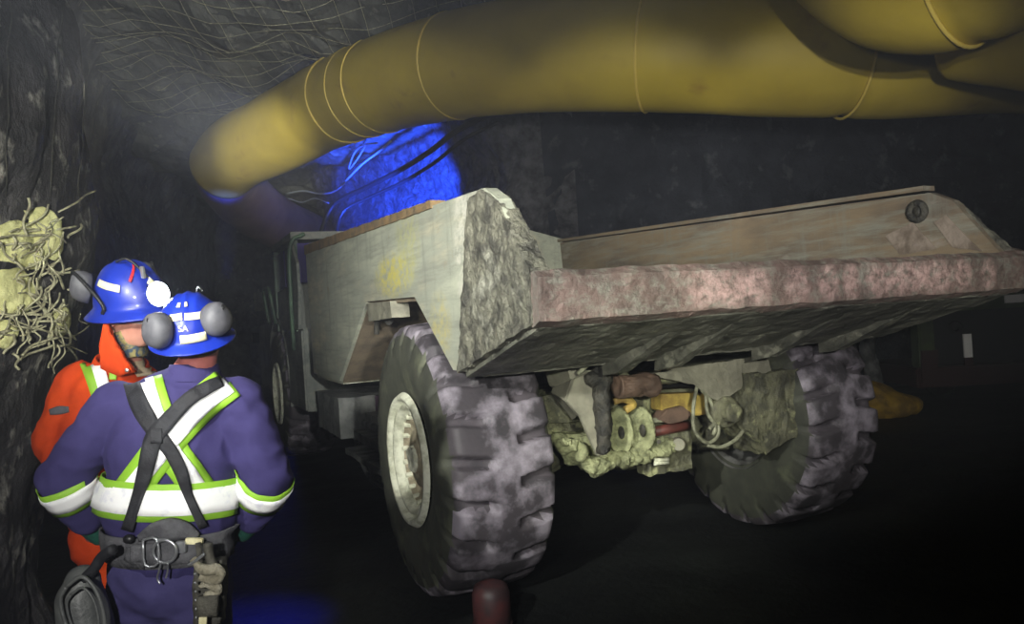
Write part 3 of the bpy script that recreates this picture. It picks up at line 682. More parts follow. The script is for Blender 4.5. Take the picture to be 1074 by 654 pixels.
for y in (4.1, 5.6):
    b = BM(); box2(b, (-1.5,y-.035,1.6), (-1.43,y+.035,2.6)); part('post', b, M['green'], cabo)
b = BM(); box2(b, (-1.47,4.14,2.12), (-1.45,4.8,2.55)); part('window', b, M['glassp'], cabo); b = BM(); box2(b, (-1.47,4.9,2.12), (-1.45,5.55,2.55)); part('window', b, M['glassp'], cabo)
b = BM(); box2(b, (-1.44,4.06,2.12), (-.66,4.09,2.55)); part('window', b, M['glassp'], cabo)
b = BM(); tube(b, [(-1.55,5.95,1.7), (-1.6,5.95,2.1), (-1.6,5.6,2.15), (-1.6,5.35,2.1), (-1.55,5.35,1.7)], .02, 8); part('handrail', b, M['green'], cabo, smooth=True)
b = BM(); tube(b, [(-1.55,4.0,1.4), (-1.57,3.85,2.0), (-1.55,3.8,2.5), (-1.4,3.8,2.62)], .022, 8); part('handrail', b, M['green'], cabo, smooth=True)
b = BM(); slab(b, [(-1.5,4.9,1.62), (-1.5,3.75,1.62), (-1.5,3.6,2.0), (-1.5,3.62,2.3), (-1.5,3.95,2.55), (-1.5,4.06,2.1), (-1.5,4.9,2.06)], .03); part('cab_panel', b, M['cab'], cabo)
b = BM(); cyl(b, (-.2,7.6,2.0), (-.2,7.6,2.12), .07, n=20); bh = part('beacon', b, M['black'], eng); b = BM(); p_ell(b, (-.2,7.6,2.16), (.06,.06,.06)); obj('lens', b, M['bluelens'], bh, smooth=True)

# ================================================================== SMALL THINGS ROUND THE TRUCK
b = BM(); c = at(515,626,4.02); c.z = 0
lathe(b, [(.085,.0), (.10,.02), (.10,.19), (.085,.235), (.05,.25), (.001,.25)], c + V((0,0,-.005)), (0,0,1), 32); o = obj('bucket', b, M['redc'], smooth=True)
b = BM(); torus(b, c + V((0,0,.03)), (0,0,1), .1, .008, 32, 6); obj('rim', b, M['redc'], o, smooth=True)
tag(o, 'small dull red upturned bucket on the floor in front of the near rear tire', 'bucket')
# far right: olive vehicle, post and yellow heap
vo = at(1000,425,10.8); vo.z = 0
VE = empty('utility_vehicle', vo + V((.1,0,0)), rad(-4)); tag(VE, 'dark olive utility vehicle parked at the far right edge behind the dump box', 'vehicle')
b = BM(); box2(b, (-.55,0,1.28), (2.9,1.9,1.48)); hood = part('roof', b, M['olive'], VE, bevel=.02)
b = BM(); box2(b, (-.5,.02,.5), (-.28,.3,1.3)); part('post', b, M['olive'], VE, bevel=.02)
b = BM(); box2(b, (-.28,.25,.45), (2.8,.3,1.28)); part('rear_window', b, M['vdark'], VE)
b = BM(); box2(b, (-.55,.05,.22), (2.9,1.9,.5)); part('chassis', b, M['vred'], VE, bevel=.02)
b = BM(); prism(b, [(-.5,.3), (-.28,.3), (-.25,.75), (-.48,.75)], 1, .0, .1); part('rear_fender', b, M['vred'], VE)
b = BM(); box2(b, (.10,.0,.62), (.21,.03,.95)); part('reflector', b, M['white'], VE, label='white vertical reflector strip')
b = BM(); box2(b, (.10,.0,.50), (.21,.03,.62)); part('reflector', b, M['vred'], VE)
b = BM(); box2(b, (.68,-.03,1.35), (1.5,.0,1.46)); part('reflector', b, M['white'], VE, label='white horizontal reflector strip')
b = BM(); torus(b, (.0,.0,1.06), (0,1,0), .07, .025, 24, 8); part('tail_lamp', b, M['vdark'], VE, smooth=True)
for x in (-.05, 2.2):
    b = BM(); lathe(b, [(.1,-.12), (.33,-.12), (.36,-.08), (.36,.08), (.33,.12), (.1,.12)], (x+.2,.9,.36), (1,0,0), 32); part('wheel', b, M['vdark'], VE, smooth=True)
pc = at(916,430,10.9); b = BM(); pz = at(916,352,10.9).z
P = [V((pc.x, pc.y, -.03)), V((pc.x+.03, pc.y, .4)), V((pc.x-.03, pc.y, .75)), V((pc.x+.0, pc.y, pz))]; tube(b, P, [.13,.12,.11,.09], 14); rough_up(b, .03, 5, .06)
tag(obj('marker_post', b, M['post'], smooth=True), 'faint grey post standing beyond the far rear tire, behind the yellow heap', 'post')
b = BM(); yc = at(930,425,10.2); yc.z = 0; p_ell(b, yc + V((0,0,.1)), (.46,.3,.17)); p_ell(b, yc + V((-.2,0,.22)), (.22,.2,.22)); p_ell(b, yc + V((-.1,.05,.1)), (.3,.3,.3)); 
o = blob('tarp_heap', b, M['ypatch'], None, .03, 4, .02, 4); tag(o, 'crumpled yellow tarp heap on the floor beyond the far rear tire', 'tarp')

c = at(273,352,22.5); b = BM(); box2(b, (c.x-.33,c.y,0), (c.x+.33,c.y+.5,c.z+.28)); o = obj('equipment_cabinet', b, M['frame'], bevel=.02)
b = BM(); box2(b, (c.x-.22,c.y-.03,c.z-.2), (c.x+.22,c.y,c.z+.1)); obj('door', b, M['vdark'], o)
tag(o, 'small grey equipment cabinet far down the tunnel between the people and the cab', 'cabinet')
c = at(273,316,24.5); b = BM(); box2(b, (c.x-.2,c.y,c.z-.3), (c.x+.2,c.y+.03,c.z+.3)); tube(b, [(c.x,c.y+.02,c.z), (c.x,c.y+1.0,c.z)], .03, 6, 2); tag(obj('wall_board', b, M['plate']), 'small pale board on the far rock wall above the grey cabinet', 'board')
# ================================================================== PEOPLE
def hand(bm, wrist, d, nrm, thumb, curl=.8, g=0):
    """wrist point, direction of the fingers, back-of-hand normal, thumb side; g = glove thickness"""
    d = d.normalized(); nrm = (nrm - d*nrm.dot(d)).normalized(); sd = thumb.normalized(); sd = (sd - d*sd.dot(d) - nrm*sd.dot(nrm)).normalized()
    palm = wrist + d*.05
    for k in range(4):
        q = sd*(.028-.019*k); p_cap(bm, wrist + q*.7, wrist + d*.088 + q, .013+g, .0115+g)
        a = wrist + d*.092 + q; L = (.040,.045,.042,.032)[k]; dd = d
        for seg in range(3):
            ang = curl*(seg+1)*.55; dd = (d*cos(ang) - nrm*sin(ang)).normalized(); e = a + dd*L*(1,.7,.55)[seg]
            p_cap(bm, a, e, .0098+g-seg*.0008, .0092+g-seg*.0008); a = e
    a = wrist + d*.03 + sd*.028; b1 = a + (d*.6+sd*.7-nrm*.25).normalized()*.045; c1 = b1 + (d*.95+sd*.15-nrm*.5).normalized()*.035
    p_cap(bm, a, b1, .014+g, .012+g); p_cap(bm, b1, c1, .0115+g, .010+g)

def helmet(parent, c, fwd, upv, stickers, muffs, sc=(1,1,1)):
    """full-brim miner's helmet; local frame x = wearer's right, y = forward, z = up"""
    y = V(fwd).normalized(); z = V(upv); z = (z - y*z.dot(y)).normalized(); x = y.cross(z)
    mt = Matrix.Translation(V(c)) @ Matrix((x, y, z)).transposed().to_4x4() @ Matrix.Diagonal((*sc, 1))
    bm = BM(); n = 64; prof = []
    for i in range(15):
        t = (pi/2)*i/14; prof.append((sin(t), cos(t)))
    rings = []
    for (r, h) in prof:
        ring = []
        for j in range(n):
            a = 2*pi*j/n; X = sin(a)*.108*r; Y = cos(a)*.134*r
            rid = sum(math.exp(-((X - q)/.010)**2) for q in (-.035, 0, .035))*.006*(h**.3 if h > 0 else 0)
            ring.append(bm.verts.new((X, Y, h*.125 + rid)))
        rings.append(ring)
    for (rx_, ry_, dz) in ((.112,.138,-.006), (.120,.147,-.012), (.130,.158,-.020), (.139,.168,-.027), (.142,.171,-.030), (.139,.167,-.034), (.120,.147,-.020), (.104,.130,-.012), (.10,.126,.0)):
        rings.append([bm.verts.new((sin(2*pi*j/n)*rx_, cos(2*pi*j/n)*ry_, dz)) for j in range(n)])
    for t in range(1, 13):
        tt = pi/2*(1-t/13); rings.append([bm.verts.new((sin(2*pi*j/n)*.10*sin(tt), cos(2*pi*j/n)*.126*sin(tt), .117*cos(tt))) for j in range(n)])
    for A, B in zip(rings, rings[1:]):
        for j in range(n): bm.faces.new((A[j], A[(j+1)%n], B[(j+1)%n], B[j]))
    bmesh.ops.remove_doubles(bm, verts=bm.verts[:], dist=1e-5)
    h = obj('helmet', bm, M['helmet'], parent, smooth=True); h.matrix_local = mt
    def dome(az, el, off=.0):
        X = sin(az)*cos(el)*.108; Y = cos(az)*cos(el)*.134; Z = sin(el)*.125
        nn = V((X/.108**2, Y/.134**2, Z/.125**2)).normalized(); return V((X, Y, Z)) + nn*(off)
    for (a0, a1, e0, e1, w, mm, nm) in stickers:      # sticker strips on the dome
        b = BM(); G = []
        for i in range(15):
            t = i/14; az = a0+(a1-a0)*t; el = e0+(e1-e0)*t
            da = (a1-a0)*.134; de = (e1-e0)*.125; L = max(1e-6, math.hypot(da, de)); G.append([b.verts.new(dome(az - de/L*s*w/.12, el + da/L*s*w/.12, .006)) for s in (-.5, -.17, .17, .5)])
        for A, B in zip(G, G[1:]):
            for j in range(3): b.faces.new((A[j], A[j+1], B[j+1], B[j]))
        thick(obj(nm, b, mm, h, smooth=True), .002)
    for (s, az, el, dist, R_) in muffs:               # ear cups swung up onto the shell
        dirv = (dome(az, el, 1) - dome(az, el, 0)).normalized(); c0 = dome(az, el, dist); b = BM()
        lathe(b, [(R_*.55,-.030), (R_*.95,-.026), (R_*1.0,-.008), (R_*.98,.004), (R_*.86,.024), (R_*.5,.034), (.001,.036)], c0, dirv, 32)
        bmesh.ops.scale(b, vec=(1,1,1.1), space=Matrix.Translation(-c0), verts=b.verts[:])
        mu = obj('ear_cup', b, M['muff'], h, smooth=True)
        b = BM(); tube(b, [c0 + dirv*.02, c0 + dirv*.03 + V((0,.02,.03)), V((s*.118,.0,.02)), V((s*.122,0,-.01))], .006, 8); obj('muff_arm', b, M['black'], h, smooth=True)
    b = BM(); tube(b, [V((.0,.12,.06)), V((.03,.06,.13)), V((.05,.02,.128))], .004, 6); obj('lamp_cord', b, M['black'], h, smooth=True)
    return h, mt, dome

def head_prims(bm, c, f, u, jaw=True):
    """c centre of skull; f facing; u up"""
    f = V(f).normalized(); u = V(u); u = (u-f*u.dot(f)).normalized(); r = f.cross(u); R = Matrix((r, f, u)).transposed()
    def P(x, y, z): return V(c) + r*x + f*y + u*z
    p_ell(bm, P(0,-.005,.02), (.076,.097,.098), R); p_ell(bm, P(0,.03,-.055), (.056,.062,.06), R)
    p_ell(bm, P(0,.062,-.088), (.026,.022,.022), R); p_ell(bm, P(0,.04,-.03), (.062,.056,.06), R)
    p_cap(bm, P(0,.093,.012), P(0,.112,-.022), .009, .015); p_ell(bm, P(0,.094,-.052), (.024,.012,.007), R); p_ell(bm, P(0,.092,-.064), (.021,.012,.008), R)
    p_ell(bm, P(0,.084,.024), (.056,.016,.011), R)
    for s in (-1, 1):
        p_ell(bm, P(s*.079,-.005,-.012), (.010,.021,.033), R); p_ell(bm, P(s*.04,.07,-.022), (.02,.02,.02), R); p_ell(bm, P(s*.030,.084,.004), (.014,.012,.009), R)
    return P, R

def person(name, label, J, bodymat, skinmat, cov, upv, facing, loose=1.0):
    root = empty(name, (J['foot_l'].x/2+J['foot_r'].x/2, J['foot_l'].y/2+J['foot_r'].y/2, 0)); base = root.location.copy()
    root.location = (0,0,0)
    tag(root, label, 'person')
    hz = J['head']; b = BM(); P, R = head_prims(b, hz, J['face'], J['headup'])
    p_cap(b, J['neck'], hz - V(J['headup'])*.06 - V(J['face']).normalized()*.012, .062, .056)
    fs = V(facing).normalized(); sd = fs.cross(V((0,0,1)))
    p_cap(b, J['sh_l'], J['sh_r'], .055); p_cap(b, J['chest']+sd*.05, J['chest']-sd*.05, .095, .095); p_cap(b, J['chest'], J['pelvis'], .10, .105); p_cap(b, J['neck'], J['chest'], .07, .1)
    p_cap(b, J['hip_l'], J['hip_r'], .10)
    for s in 'lr':
        p_cap(b, J['sh_'+s], J['el_'+s], .05, .042); p_cap(b, J['el_'+s], J['wr_'+s], .042, .029)
        hand(b, J['wr_'+s], J['hd_'+s], J['hn_'+s], J['ht_'+s], J.get('curl_'+s, .8))
        p_cap(b, J['hip_'+s], J['kn_'+s], .083, .058); p_cap(b, J['kn_'+s], J['an_'+s], .056, .042); p_cap(b, J['an_'+s], J['foot_'+s], .04, .035)
    body = blob('body', b, skinmat, root, .007, 3)
    # clothing
    b = BM(); fR = Matrix((-sd, fs, V((0,0,1)))).transposed(); lean = J.get('lean', Matrix.Identity(3)) @ fR
    for c, r in J['torso']: p_ell(b, c, [x for x in r], lean)
    p_cap(b, J['sh_l'], J['sh_r'], .078); 
    for s in 'lr':
        p_cap(b, J['sh_'+s], J['el_'+s], .083*loose, .072*loose); p_cap(b, J['el_'+s], J['cf_'+s], .072*loose, .058*loose); p_ell(b, J['el_'+s], (.074*loose,)*3)
    coat = blob('coverall_top' if cov == 'navy' else 'jacket', b, M[cov], root, .009, 8, .009, 9)
    b = BM(); p_ell(b, J['pelvis'], (.185,.135,.15), lean)
    for s in 'lr':
        p_cap(b, J['hip_'+s], J['kn_'+s], .108, .085); p_cap(b, J['kn_'+s], J['an_'+s]+V((0,0,.03)), .085, .075)
    trs = blob('trousers', b, M['navyp' if cov == 'navy' else 'orange'], root, .010, 6, .008, 8)
    for s in 'lr':
        b = BM(); a, f = J['an_'+s], J['foot_'+s]; p_cap(b, V((a.x,a.y,.10)), V((a.x,a.y,.22)), .062, .066); p_ell(b, V((a.x,a.y,.07)), (.055,.06,.06)); p_cap(b, V((a.x,a.y,.055)), V((f.x,f.y,.05)), .052, .048); box(b, ((a.x+f.x)/2, (a.y+f.y)/2, .0175), (.09,.09,.035))
        blob('boot', b, M['boot'], root, .008, 3)
    return root, body, coat, trs, P, R

# ---- worker seen from behind (navy coverall)
Y0 = 2.43
Jb = dict(head=at(207,352,2.40), neck=at(204,392,2.42), face=V((-.25,1,.28)), headup=V((.07,-.28,1)),
    chest=at(190,450,2.43), pelvis=at(178,598,2.44), sh_l=at(124,428,2.44), sh_r=at(250,424,2.44), el_l=at(66,502,2.44), el_r=at(281,500,2.44),
    wr_l=at(98,560,2.56), wr_r=at(258,556,2.56), cf_l=at(90,540,2.51), cf_r=at(266,538,2.51),
    hip_l=at(152,612,2.45), hip_r=at(205,612,2.45))
Jb['torso'] = [(at(182,476,2.43), (.205,.135,.21)), (at(177,530,2.43), (.212,.135,.16)), (at(194,428,2.43), (.175,.115,.12)), (at(204,402,2.43), (.095,.085,.07)), (at(177,572,2.43), (.19,.135,.11))]
for s, sg in (('l', -1), ('r', 1)):
    h = Jb['hip_'+s]; Jb['kn_'+s] = V((h.x+sg*.02-.02, 2.47, .50)); Jb['an_'+s] = V((h.x+sg*.05-.03, 2.42, .08)); Jb['foot_'+s] = V((h.x+sg*.08-.04, 2.58, .04))
Jb['hd_l'] = V((.75,.6,-.25)); Jb['hn_l'] = V((-.3,.2,1)); Jb['ht_l'] = V((0,-.6,.5)); Jb['hd_r'] = V((-.75,.6,-.25)); Jb['hn_r'] = V((.3,.2,1)); Jb['ht_r'] = V((0,-.6,.5))
Jb['lean'] = Matrix.Rotation(rad(9), 3, V((0,1,0)))
Bo, Bbody, Bcoat, Btr, BP, BR = person('person', 'person in a navy blue coverall seen from behind, hands on hips, in a blue helmet', Jb, None, M['skinr'], 'navy', V((0,0,1)), V((0,1,0)), 1.0)
bv = bvh_of(Bcoat)
def strip(name, pts, w, m, off, par=Bo, bvh=None, th=.003):
    b = BM(); surf_strip(b, bvh or bv, pts, w, off); return thick(obj(name, b, m, par, smooth=True), th)
# back tape: lime strips underneath, silver on top, black braces above all
strip('lime_tape', [(150,386), (158,415), (168,444), (182,475), (196,495), (210,515)], 35, M['lime'], .006)
strip('lime_tape', [(241,400), (212,423), (178,459), (158,486), (136,515)], 36, M['lime'], .0085)
strip('reflective_tape', [(149,386), (157,415), (167,444), (182,475), (197,495), (210,515)], 18, M['tape'], .0115)
strip('reflective_tape', [(240,403), (212,425), (179,461), (158,487), (135,515)], 19, M['tape'], .0145)
# waist band
cW = V((at(177,525,2.43).x, 2.43, at(177,525,2.29).z)); ax = V((.10,0,1)).normalized()
def band(name, c, axis, h0, h1, m, off, bvh, par=Bo, maxr=.4):
    b = BM(); ring_band(b, bvh, c, axis, h0, h1, off, maxr=maxr); return thick(obj(name, b, m, par, smooth=True), .003)
band('lime_tape', cW, ax, -.056, .056, M['lime'], .013, bv, maxr=.27); band('reflective_tape', cW, ax, -.037, .037, M['tape'], .017, bv, maxr=.27)
for s, c0 in (('l', at(72,520,2.46)), ('r', at(277,526,2.46))):
    e, w = Jb['el_'+s], Jb['cf_'+s]; d = (w-e).normalized(); c = e.lerp(w, .30)
    band('lime_tape', c, d, -.048, .045, M['lime'], .006, bv, maxr=.098); band('reflective_tape', c, d, -.027, .03, M['tape'], .010, bv, maxr=.098)
# braces
strip('brace', [(136,396), (142,414), (151,434), (165,455), (178,472), (190,495), (198,520), (213,553)], [17,18,19,17,15,14,10,10], M['strap'], .022, th=.005)
strip('brace', [(232,399), (214,408), (196,420), (174,443), (160,462), (152,495), (143,524), (133,556)], [12,14,15,17,18,16,11,12], M['strap'], .026, th=.005)
b = BM(); surf_strip(b, bv, [(158,457), (170,457)], 16, .030); thick(obj('brace_plate', b, M['strap'], Bo, smooth=True), .006)
# collar, glove, belt
b = BM(); lathe(b, [(.082,-.03), (.078,.0), (.073,.022), (.066,.022), (.068,-.02)], at(204,389,2.425), V((.05,.05,1)), 32, closed=True); obj('collar', b, M['navy'], Bo, smooth=True)
for s in 'lr':
    b = BM(); hand(b, Jb['wr_'+s], Jb['hd_'+s], Jb['hn_'+s], Jb['ht_'+s], .8, .004); p_cap(b, Jb['wr_'+s] + (Jb['cf_'+s]-Jb['wr_'+s])*.6, Jb['wr_'+s]+V(Jb['hd_'+s]).normalized()*.02, .043, .036); blob('glove', b, M['glove'], Bo, .005, 2)
bt = bvh_of(Btr); bm = BM(); bm.from_mesh(Bcoat.data); bm.from_mesh(Btr.data); bboth = BVHTree.FromBMesh(bm); bm.free()
def rb(name, c, axis, h0, h1, r0, off, m, par=Bo, th=.006):
    """belt: take the outer hull radius of coat and trousers"""
    b = BM(); d = V(axis).normalized(); x, y = frame_of(d); G = []
    for i in range(72):
        a = 2*pi*i/72; e = x*cos(a)+y*sin(a); row = []
        for j in range(4):
            o = V(c) + d*(h0+(h1-h0)*j/3); rr = 0
            for B_ in (bv, bt):
                h = B_.ray_cast(o, e, .26)
                if h[0]: rr = max(rr, (h[0]-o).length)
            row.append(b.verts.new(o + e*((rr or .16)+off)))
        G.append(row)
    for i in range(72):
        A, B = G[i], G[(i+1)%72]
        for j in range(3): b.faces.new((A[j], A[j+1], B[j+1], B[j]))
    return thick(obj(name, b, m, par, smooth=True), th)
belt = rb('tool_belt', V((at(177,578,2.43).x, 2.43, at(177,581,2.27).z)), V((.06,0,1)), -.045, .045, .2, .012, M['belt'])
bb = bvh_of(belt)
def onb(u, v, off=0):
    r = ray(u, v).normalized(); h = bb.ray_cast(CAMP, r)
    if h[0] is None: h = bv.ray_cast(CAMP, r)
    if h[0] is None: return at(u, v, 2.3)
    return h[0] - r*off
b = BM(); surf_strip(b, bv, [(146,563), (162,557), (178,555), (194,556), (208,561)], [6,18,22,18,6], .022); thick(obj('lumbar_pad', b, M['belt'], Bo, smooth=True), .016)
b = BM(); surf_strip(b, bb, [(132,580), (160,584), (196,582), (222,574)], [14,30,30,14], .012); thick(obj('belt_pad', b, M['belt'], Bo, smooth=True), .010)
b = BM(); c = onb(173,578,.035); torus(b, c, V((0,1,.05)), .034, .0045, 36, 8); obj('ring', b, M['metal'], Bo, smooth=True)
b = BM(); q = [(150,566), (164,565), (166,590), (152,592), (150,566)]; tube(b, [onb(u, v, .034) for u, v in q], .004, 6, 3); tube(b, [onb(u, v, .034) for u, v in ((164,566), (176,566), (184,572))], .004, 6); obj('buckle', b, M['metal'], Bo, smooth=True)
b = BM(); surf_strip(b, bb, [(137,580), (151,580)], 18, .03); thick(obj('webbing_loop', b, M['belt'], Bo, smooth=True), .006)
b = BM(); tube(b, [onb(169,588,.035), onb(167,598,.04), at(165,606,2.27), at(168,612,2.27)], .003, 6); tube(b, [onb(176,590,.035), onb(176,598,.04), at(174,606,2.27)], .003, 6); obj('carabiner', b, M['metal'], Bo, smooth=True)
b = BM(); box(b, onb(190,573,.03), (.03,.02,.034)); obj('clasp', b, M['metal'], Bo, bevel=.003)
b = BM(); box(b, onb(204,567,.03), (.05,.016,.018), Matrix.Rotation(.12, 3, 'Y')); obj('clasp', b, M['sticker'], Bo, bevel=.002)
for u, v in ((215,560), (135,565), (170,562)):
    b = BM(); p_ell(b, onb(u, v, .03), (.017,.012,.014) if u != 170 else (.01,.008,.01)); obj('clip', b, M['black'], Bo, smooth=True)
for u, v in ((111,583), (118,579)):
    b = BM(); c = onb(u, v, .03); box(b, c, (.006,.006,.028), Matrix.Rotation(-.6, 3, 'Y')); obj('metal_keeper', b, M['metal'], Bo, bevel=.001)
# hair at the nape and helmet
hb, mtb, domeb = helmet(Bo, at(201,346,2.38), V((-.22,1,.34)), V((.05,-.3,1)),
    [(pi-.75, pi-.06, .62, .66, .022, M['sticker'], 'sticker'), (pi+.02, pi+.62, .68, .60, .022, M['sticker'], 'sticker'), (pi-.62, pi+.12, .10, .10, .026, M['sticker'], 'sticker'),
     (pi-.2, pi-.05, 1.02, 1.02, .018, M['sticker'], 'sticker'), (pi+.15, pi+.32, 1.0, 1.0, .018, M['sticker'], 'sticker')],
    [(1, pi-.92, .40, .03, .052), (-1, pi+.66, .30, .03, .054)], (.89,.89,.93))
tx = bpy.data.curves.new('SA', 'FONT'); tx.body = 'SA'; tx.size = .028; tx.extrude = .001; tx.align_x = 'CENTER'; tx.align_y = 'CENTER'
to = bpy.data.objects.new('t', tx); COL.objects.link(to); dg = bpy.context.evaluated_depsgraph_get(); dg.update()
tm = bpy.data.meshes.new_from_object(to.evaluated_get(dg)); bpy.data.objects.remove(to); tm.materials.clear(); tm.materials.append(M['sticker'])
lt = link(bpy.data.objects.new('lettering', tm), hb); p0 = domeb(pi+.0, .36, .008); nn = (domeb(pi, .36, 1)-domeb(pi, .36, 0)).normalized()
xx = V((1,0,0)) ; yy = nn.cross(xx).normalized(); xx = yy.cross(nn); lt.matrix_local = Matrix.Translation(p0) @ Matrix((xx, yy, nn)).transposed().to_4x4()
b = BM(); cyl(b, domeb(0, .3, .0), domeb(0, .3, .05), .03, .034, 24); lb = obj('cap_lamp', b, M['black'], hb, smooth=False)
b = BM(); p_ell(b, BP(0,-.03,-.0), (.081,.075,.062), BR); obj('hair', b, M['hair'], Bo, smooth=True)

# bag and tool pouch hanging from the belt (things of their own)
def tear(cen, outline, Yc, th, m, name, lab, cat):
    b = BM()
    for k in range(len(outline)-1):
        (u0, v0, w0), (u1, v1, w1) = outline[k], outline[k+1]
        p_cap(b, at(u0, v0, Yc), at(u1, v1, Yc), w0, w1)
    o = blob(name, b, m, None, .007, 6); return tag(o, lab, cat)
pb = tear(None, [(100,602,.052), (98,620,.070), (103,645,.078), (110,672,.070)], 2.36, .05, M['pouch'], 'respirator_bag', 'dark grey rounded bag hanging at the left hip of the navy coverall', 'bag')
for k, r0 in enumerate((.066, .052)):
    b = BM(); P = [at(u, v, 2.275+.004*k) for u, v in ((84,606), (78,620), (84,645), (96,668), (112,676), (122,660), (122,635), (114,610), (100,596), (84,606))]
    if k: P = [P[0].lerp(at(101,636,2.27), .28)] + [p.lerp(at(101,636,2.27), .28) for p in P[1:]]
    tube(b, P, .006 if k == 0 else .004, 8); obj('rim', b, M['pouch'], pb, smooth=True)
pb.location = (0,-.07,0)
b = BM(); tube(b, [at(102,598,2.33), at(112,588,2.32), at(120,576,2.31), at(132,568,2.29)], .016, 8); obj('strap', b, M['strap'], pb, smooth=True)
b = BM()
tcx = [(222,600), (222,625), (221,650)]
slab(b, [at(u, v, 2.30) for u, v in ((208,590), (236,584), (238,612), (234,650), (226,662), (208,656), (206,620))], .045)
rough_up(b, .004, 30, .02); tpch = obj('tool_pouch', b, M['leather'], None, smooth=True); tag(tpch, 'worn leather tool pouch with tools at the right hip of the navy coverall', 'tool pouch')
tpch.location = (0,-.03,0)
for k in range(6):
    b = BM(); c = at(209+.3*k, 598+k*9, 2.255); p_ell(b, c, (.004,.004,.004)); obj('rivet', b, M['metal'], tpch, smooth=True)
b = BM(); tube(b, [at(u, v, 2.26) for u, v in ((207,582), (213,590), (222,594), (232,592), (236,600), (228,604), (214,602))], [.010,.013,.016,.014,.012,.014,.01], 8); rough_up(b, .006, 30, .012); obj('rag', b, M['cloth'], tpch, smooth=True)
b = BM(); tube(b, [at(u, v, 2.265) for u, v in ((214,612), (222,608), (232,612), (230,618), (218,618))], [.010,.014,.014,.012,.009], 8); rough_up(b, .006, 30, .012); obj('rag', b, M['cloth'], tpch, smooth=True)
b = BM(); tube(b, [at(u, v, 2.25) for u, v in ((202,589), (210,584), (219,577))], .005, 6); obj('hook', b, M['metal'], tpch, smooth=True)
b = BM(); tube(b, [at(u, v, 2.27) for u, v in ((222,566), (224,580), (228,590))], .014, 8); tube(b, [at(u, v, 2.27) for u, v in ((212,566), (214,580), (214,592))], .009, 8); obj('belt_loop', b, M['leather'], tpch, smooth=True)
b = BM(); slab(b, [at(u, v, 2.245) for u, v in ((213,643), (221,643), (220,668), (212,668))], .006); obj('tag', b, M['sticker'], tpch)
b = BM(); slab(b, [at(u, v, 2.25) for u, v in ((211,622), (232,620), (231,642), (211,644))], .02); rough_up(b, .004, 30, .02); obj('pocket', b, M['leather'], tpch, smooth=True)

# ---- worker in orange
YA = 2.92
fa = V((.75,-.66,0)).normalized()
Ja = dict(head=at(137,332,2.90), neck=at(130,380,2.93), face=V((.93,-.38,-.12)), headup=V((.1,0,1)),
    chest=at(118,440,2.95), pelvis=at(128,560,2.98), sh_l=at(160,415,3.02), sh_r=at(84,402,2.90), el_l=at(180,480,3.05), el_r=at(58,462,2.88),
    wr_r=at(95,520,2.76), cf_r=at(84,506,2.78), wr_l=at(165,520,2.86), cf_l=at(168,512,2.90), hip_l=at(150,570,3.0), hip_r=at(116,570,2.95))
Ja['torso'] = [(at(120,460,2.95), (.20,.14,.22)), (at(122,520,2.97), (.19,.135,.18)), (at(122,410,2.95), (.17,.12,.12)), (at(128,392,2.94), (.10,.09,.07))]
for s, sg in (('l', 1), ('r', -1)):
    h = Ja['hip_'+s]; Ja['kn_'+s] = V((h.x+sg*.01, h.y-.02, .50)); Ja['an_'+s] = V((h.x+sg*.04, h.y+.02, .08)); Ja['foot_'+s] = V((h.x+sg*.04+.10, h.y-.09, .04))
Ja['hd_r'] = V((.9,-.2,-.3)); Ja['hn_r'] = V((0,-.3,1)); Ja['ht_r'] = V((0,-.6,.6)); Ja['hd_l'] = V((-.9,-.3,-.3)); Ja['hn_l'] = V((0,-.3,1)); Ja['ht_l'] = V((0,-.3,.8))
Ao, Abody, Acoat, Atr, AP, AR = person('person', 'person in an orange coverall facing right, in a blue helmet with a lit lamp', Ja, None, M['skin'], 'orange', V((0,0,1)), fa, 1.0)
av = bvh_of(Acoat)
strip('lime_tape', [(84,352), (90,368), (98,388), (106,412), (112,440), (116,480)], 22, M['lime'], .008, Ao, av)
strip('reflective_tape', [(88,350), (95,366), (103,386), (110,410), (116,440), (120,480)], 13, M['tape'], .012, Ao, av)
strip('lime_tape', [(118,398), (119,386)], 8, M['lime'], .008, Ao, av)
strip('shirt', [(148,364), (151,378), (153,394)], [38,34,18], M['shirt'], .012, Ao, av); strip('lining', [(163,366), (165,376), (163,386)], 11, M['yshirt'], .018, Ao, av)
strip('dirt_patch', [(52,432), (62,430), (72,429)], [6,9,6], M['muff'], .006, Ao, av)
b = BM(); p_ell(b, at(133,388,2.75), (.008,.004,.008)); obj('snap', b, M['metal'], Ao, smooth=True)
# collar (open, folded), gaiter, glasses
cn = at(131,378,2.92)
b = BM(); lathe(b, [(.115,-.065), (.105,-.035), (.095,.0), (.088,.004), (.088,-.02), (.10,-.06)], cn - fa*.025, V((.35,-.25,1)), 40, closed=True); obj('collar', b, M['orange'], Ao, smooth=True)
b = BM(); slab(b, [at(u, v, 2.78) for u, v in ((109,336), (114,346), (121,362), (131,378), (140,390), (124,394), (106,386), (104,362))], .02); rough_up(b, .006, 12, .03); obj('lapel', b, M['orange'], Ao, smooth=True)
b = BM(); lathe(b, [(.075,-.055), (.078,-.03), (.070,-.005), (.074,.02), (.068,.045), (.062,.045), (.062,-.05)], at(130,362,2.905), V((-.12,.06,1)), 40, closed=True); rough_up(b, .006, 25, .02); obj('neck_gaiter', b, M['gaiter'], Ao, smooth=True)
b = BM()
for s in (-1, 1):
    slab(b, [AP(s*.012,.112,.014), AP(s*.045,.103,.018), AP(s*.068,.075,.014), AP(s*.066,.075,-.018), AP(s*.04,.104,-.022), AP(s*.012,.116,-.012)], .003)
obj('safety_glasses', b, M['clear'], Ao, smooth=False)
b = BM()
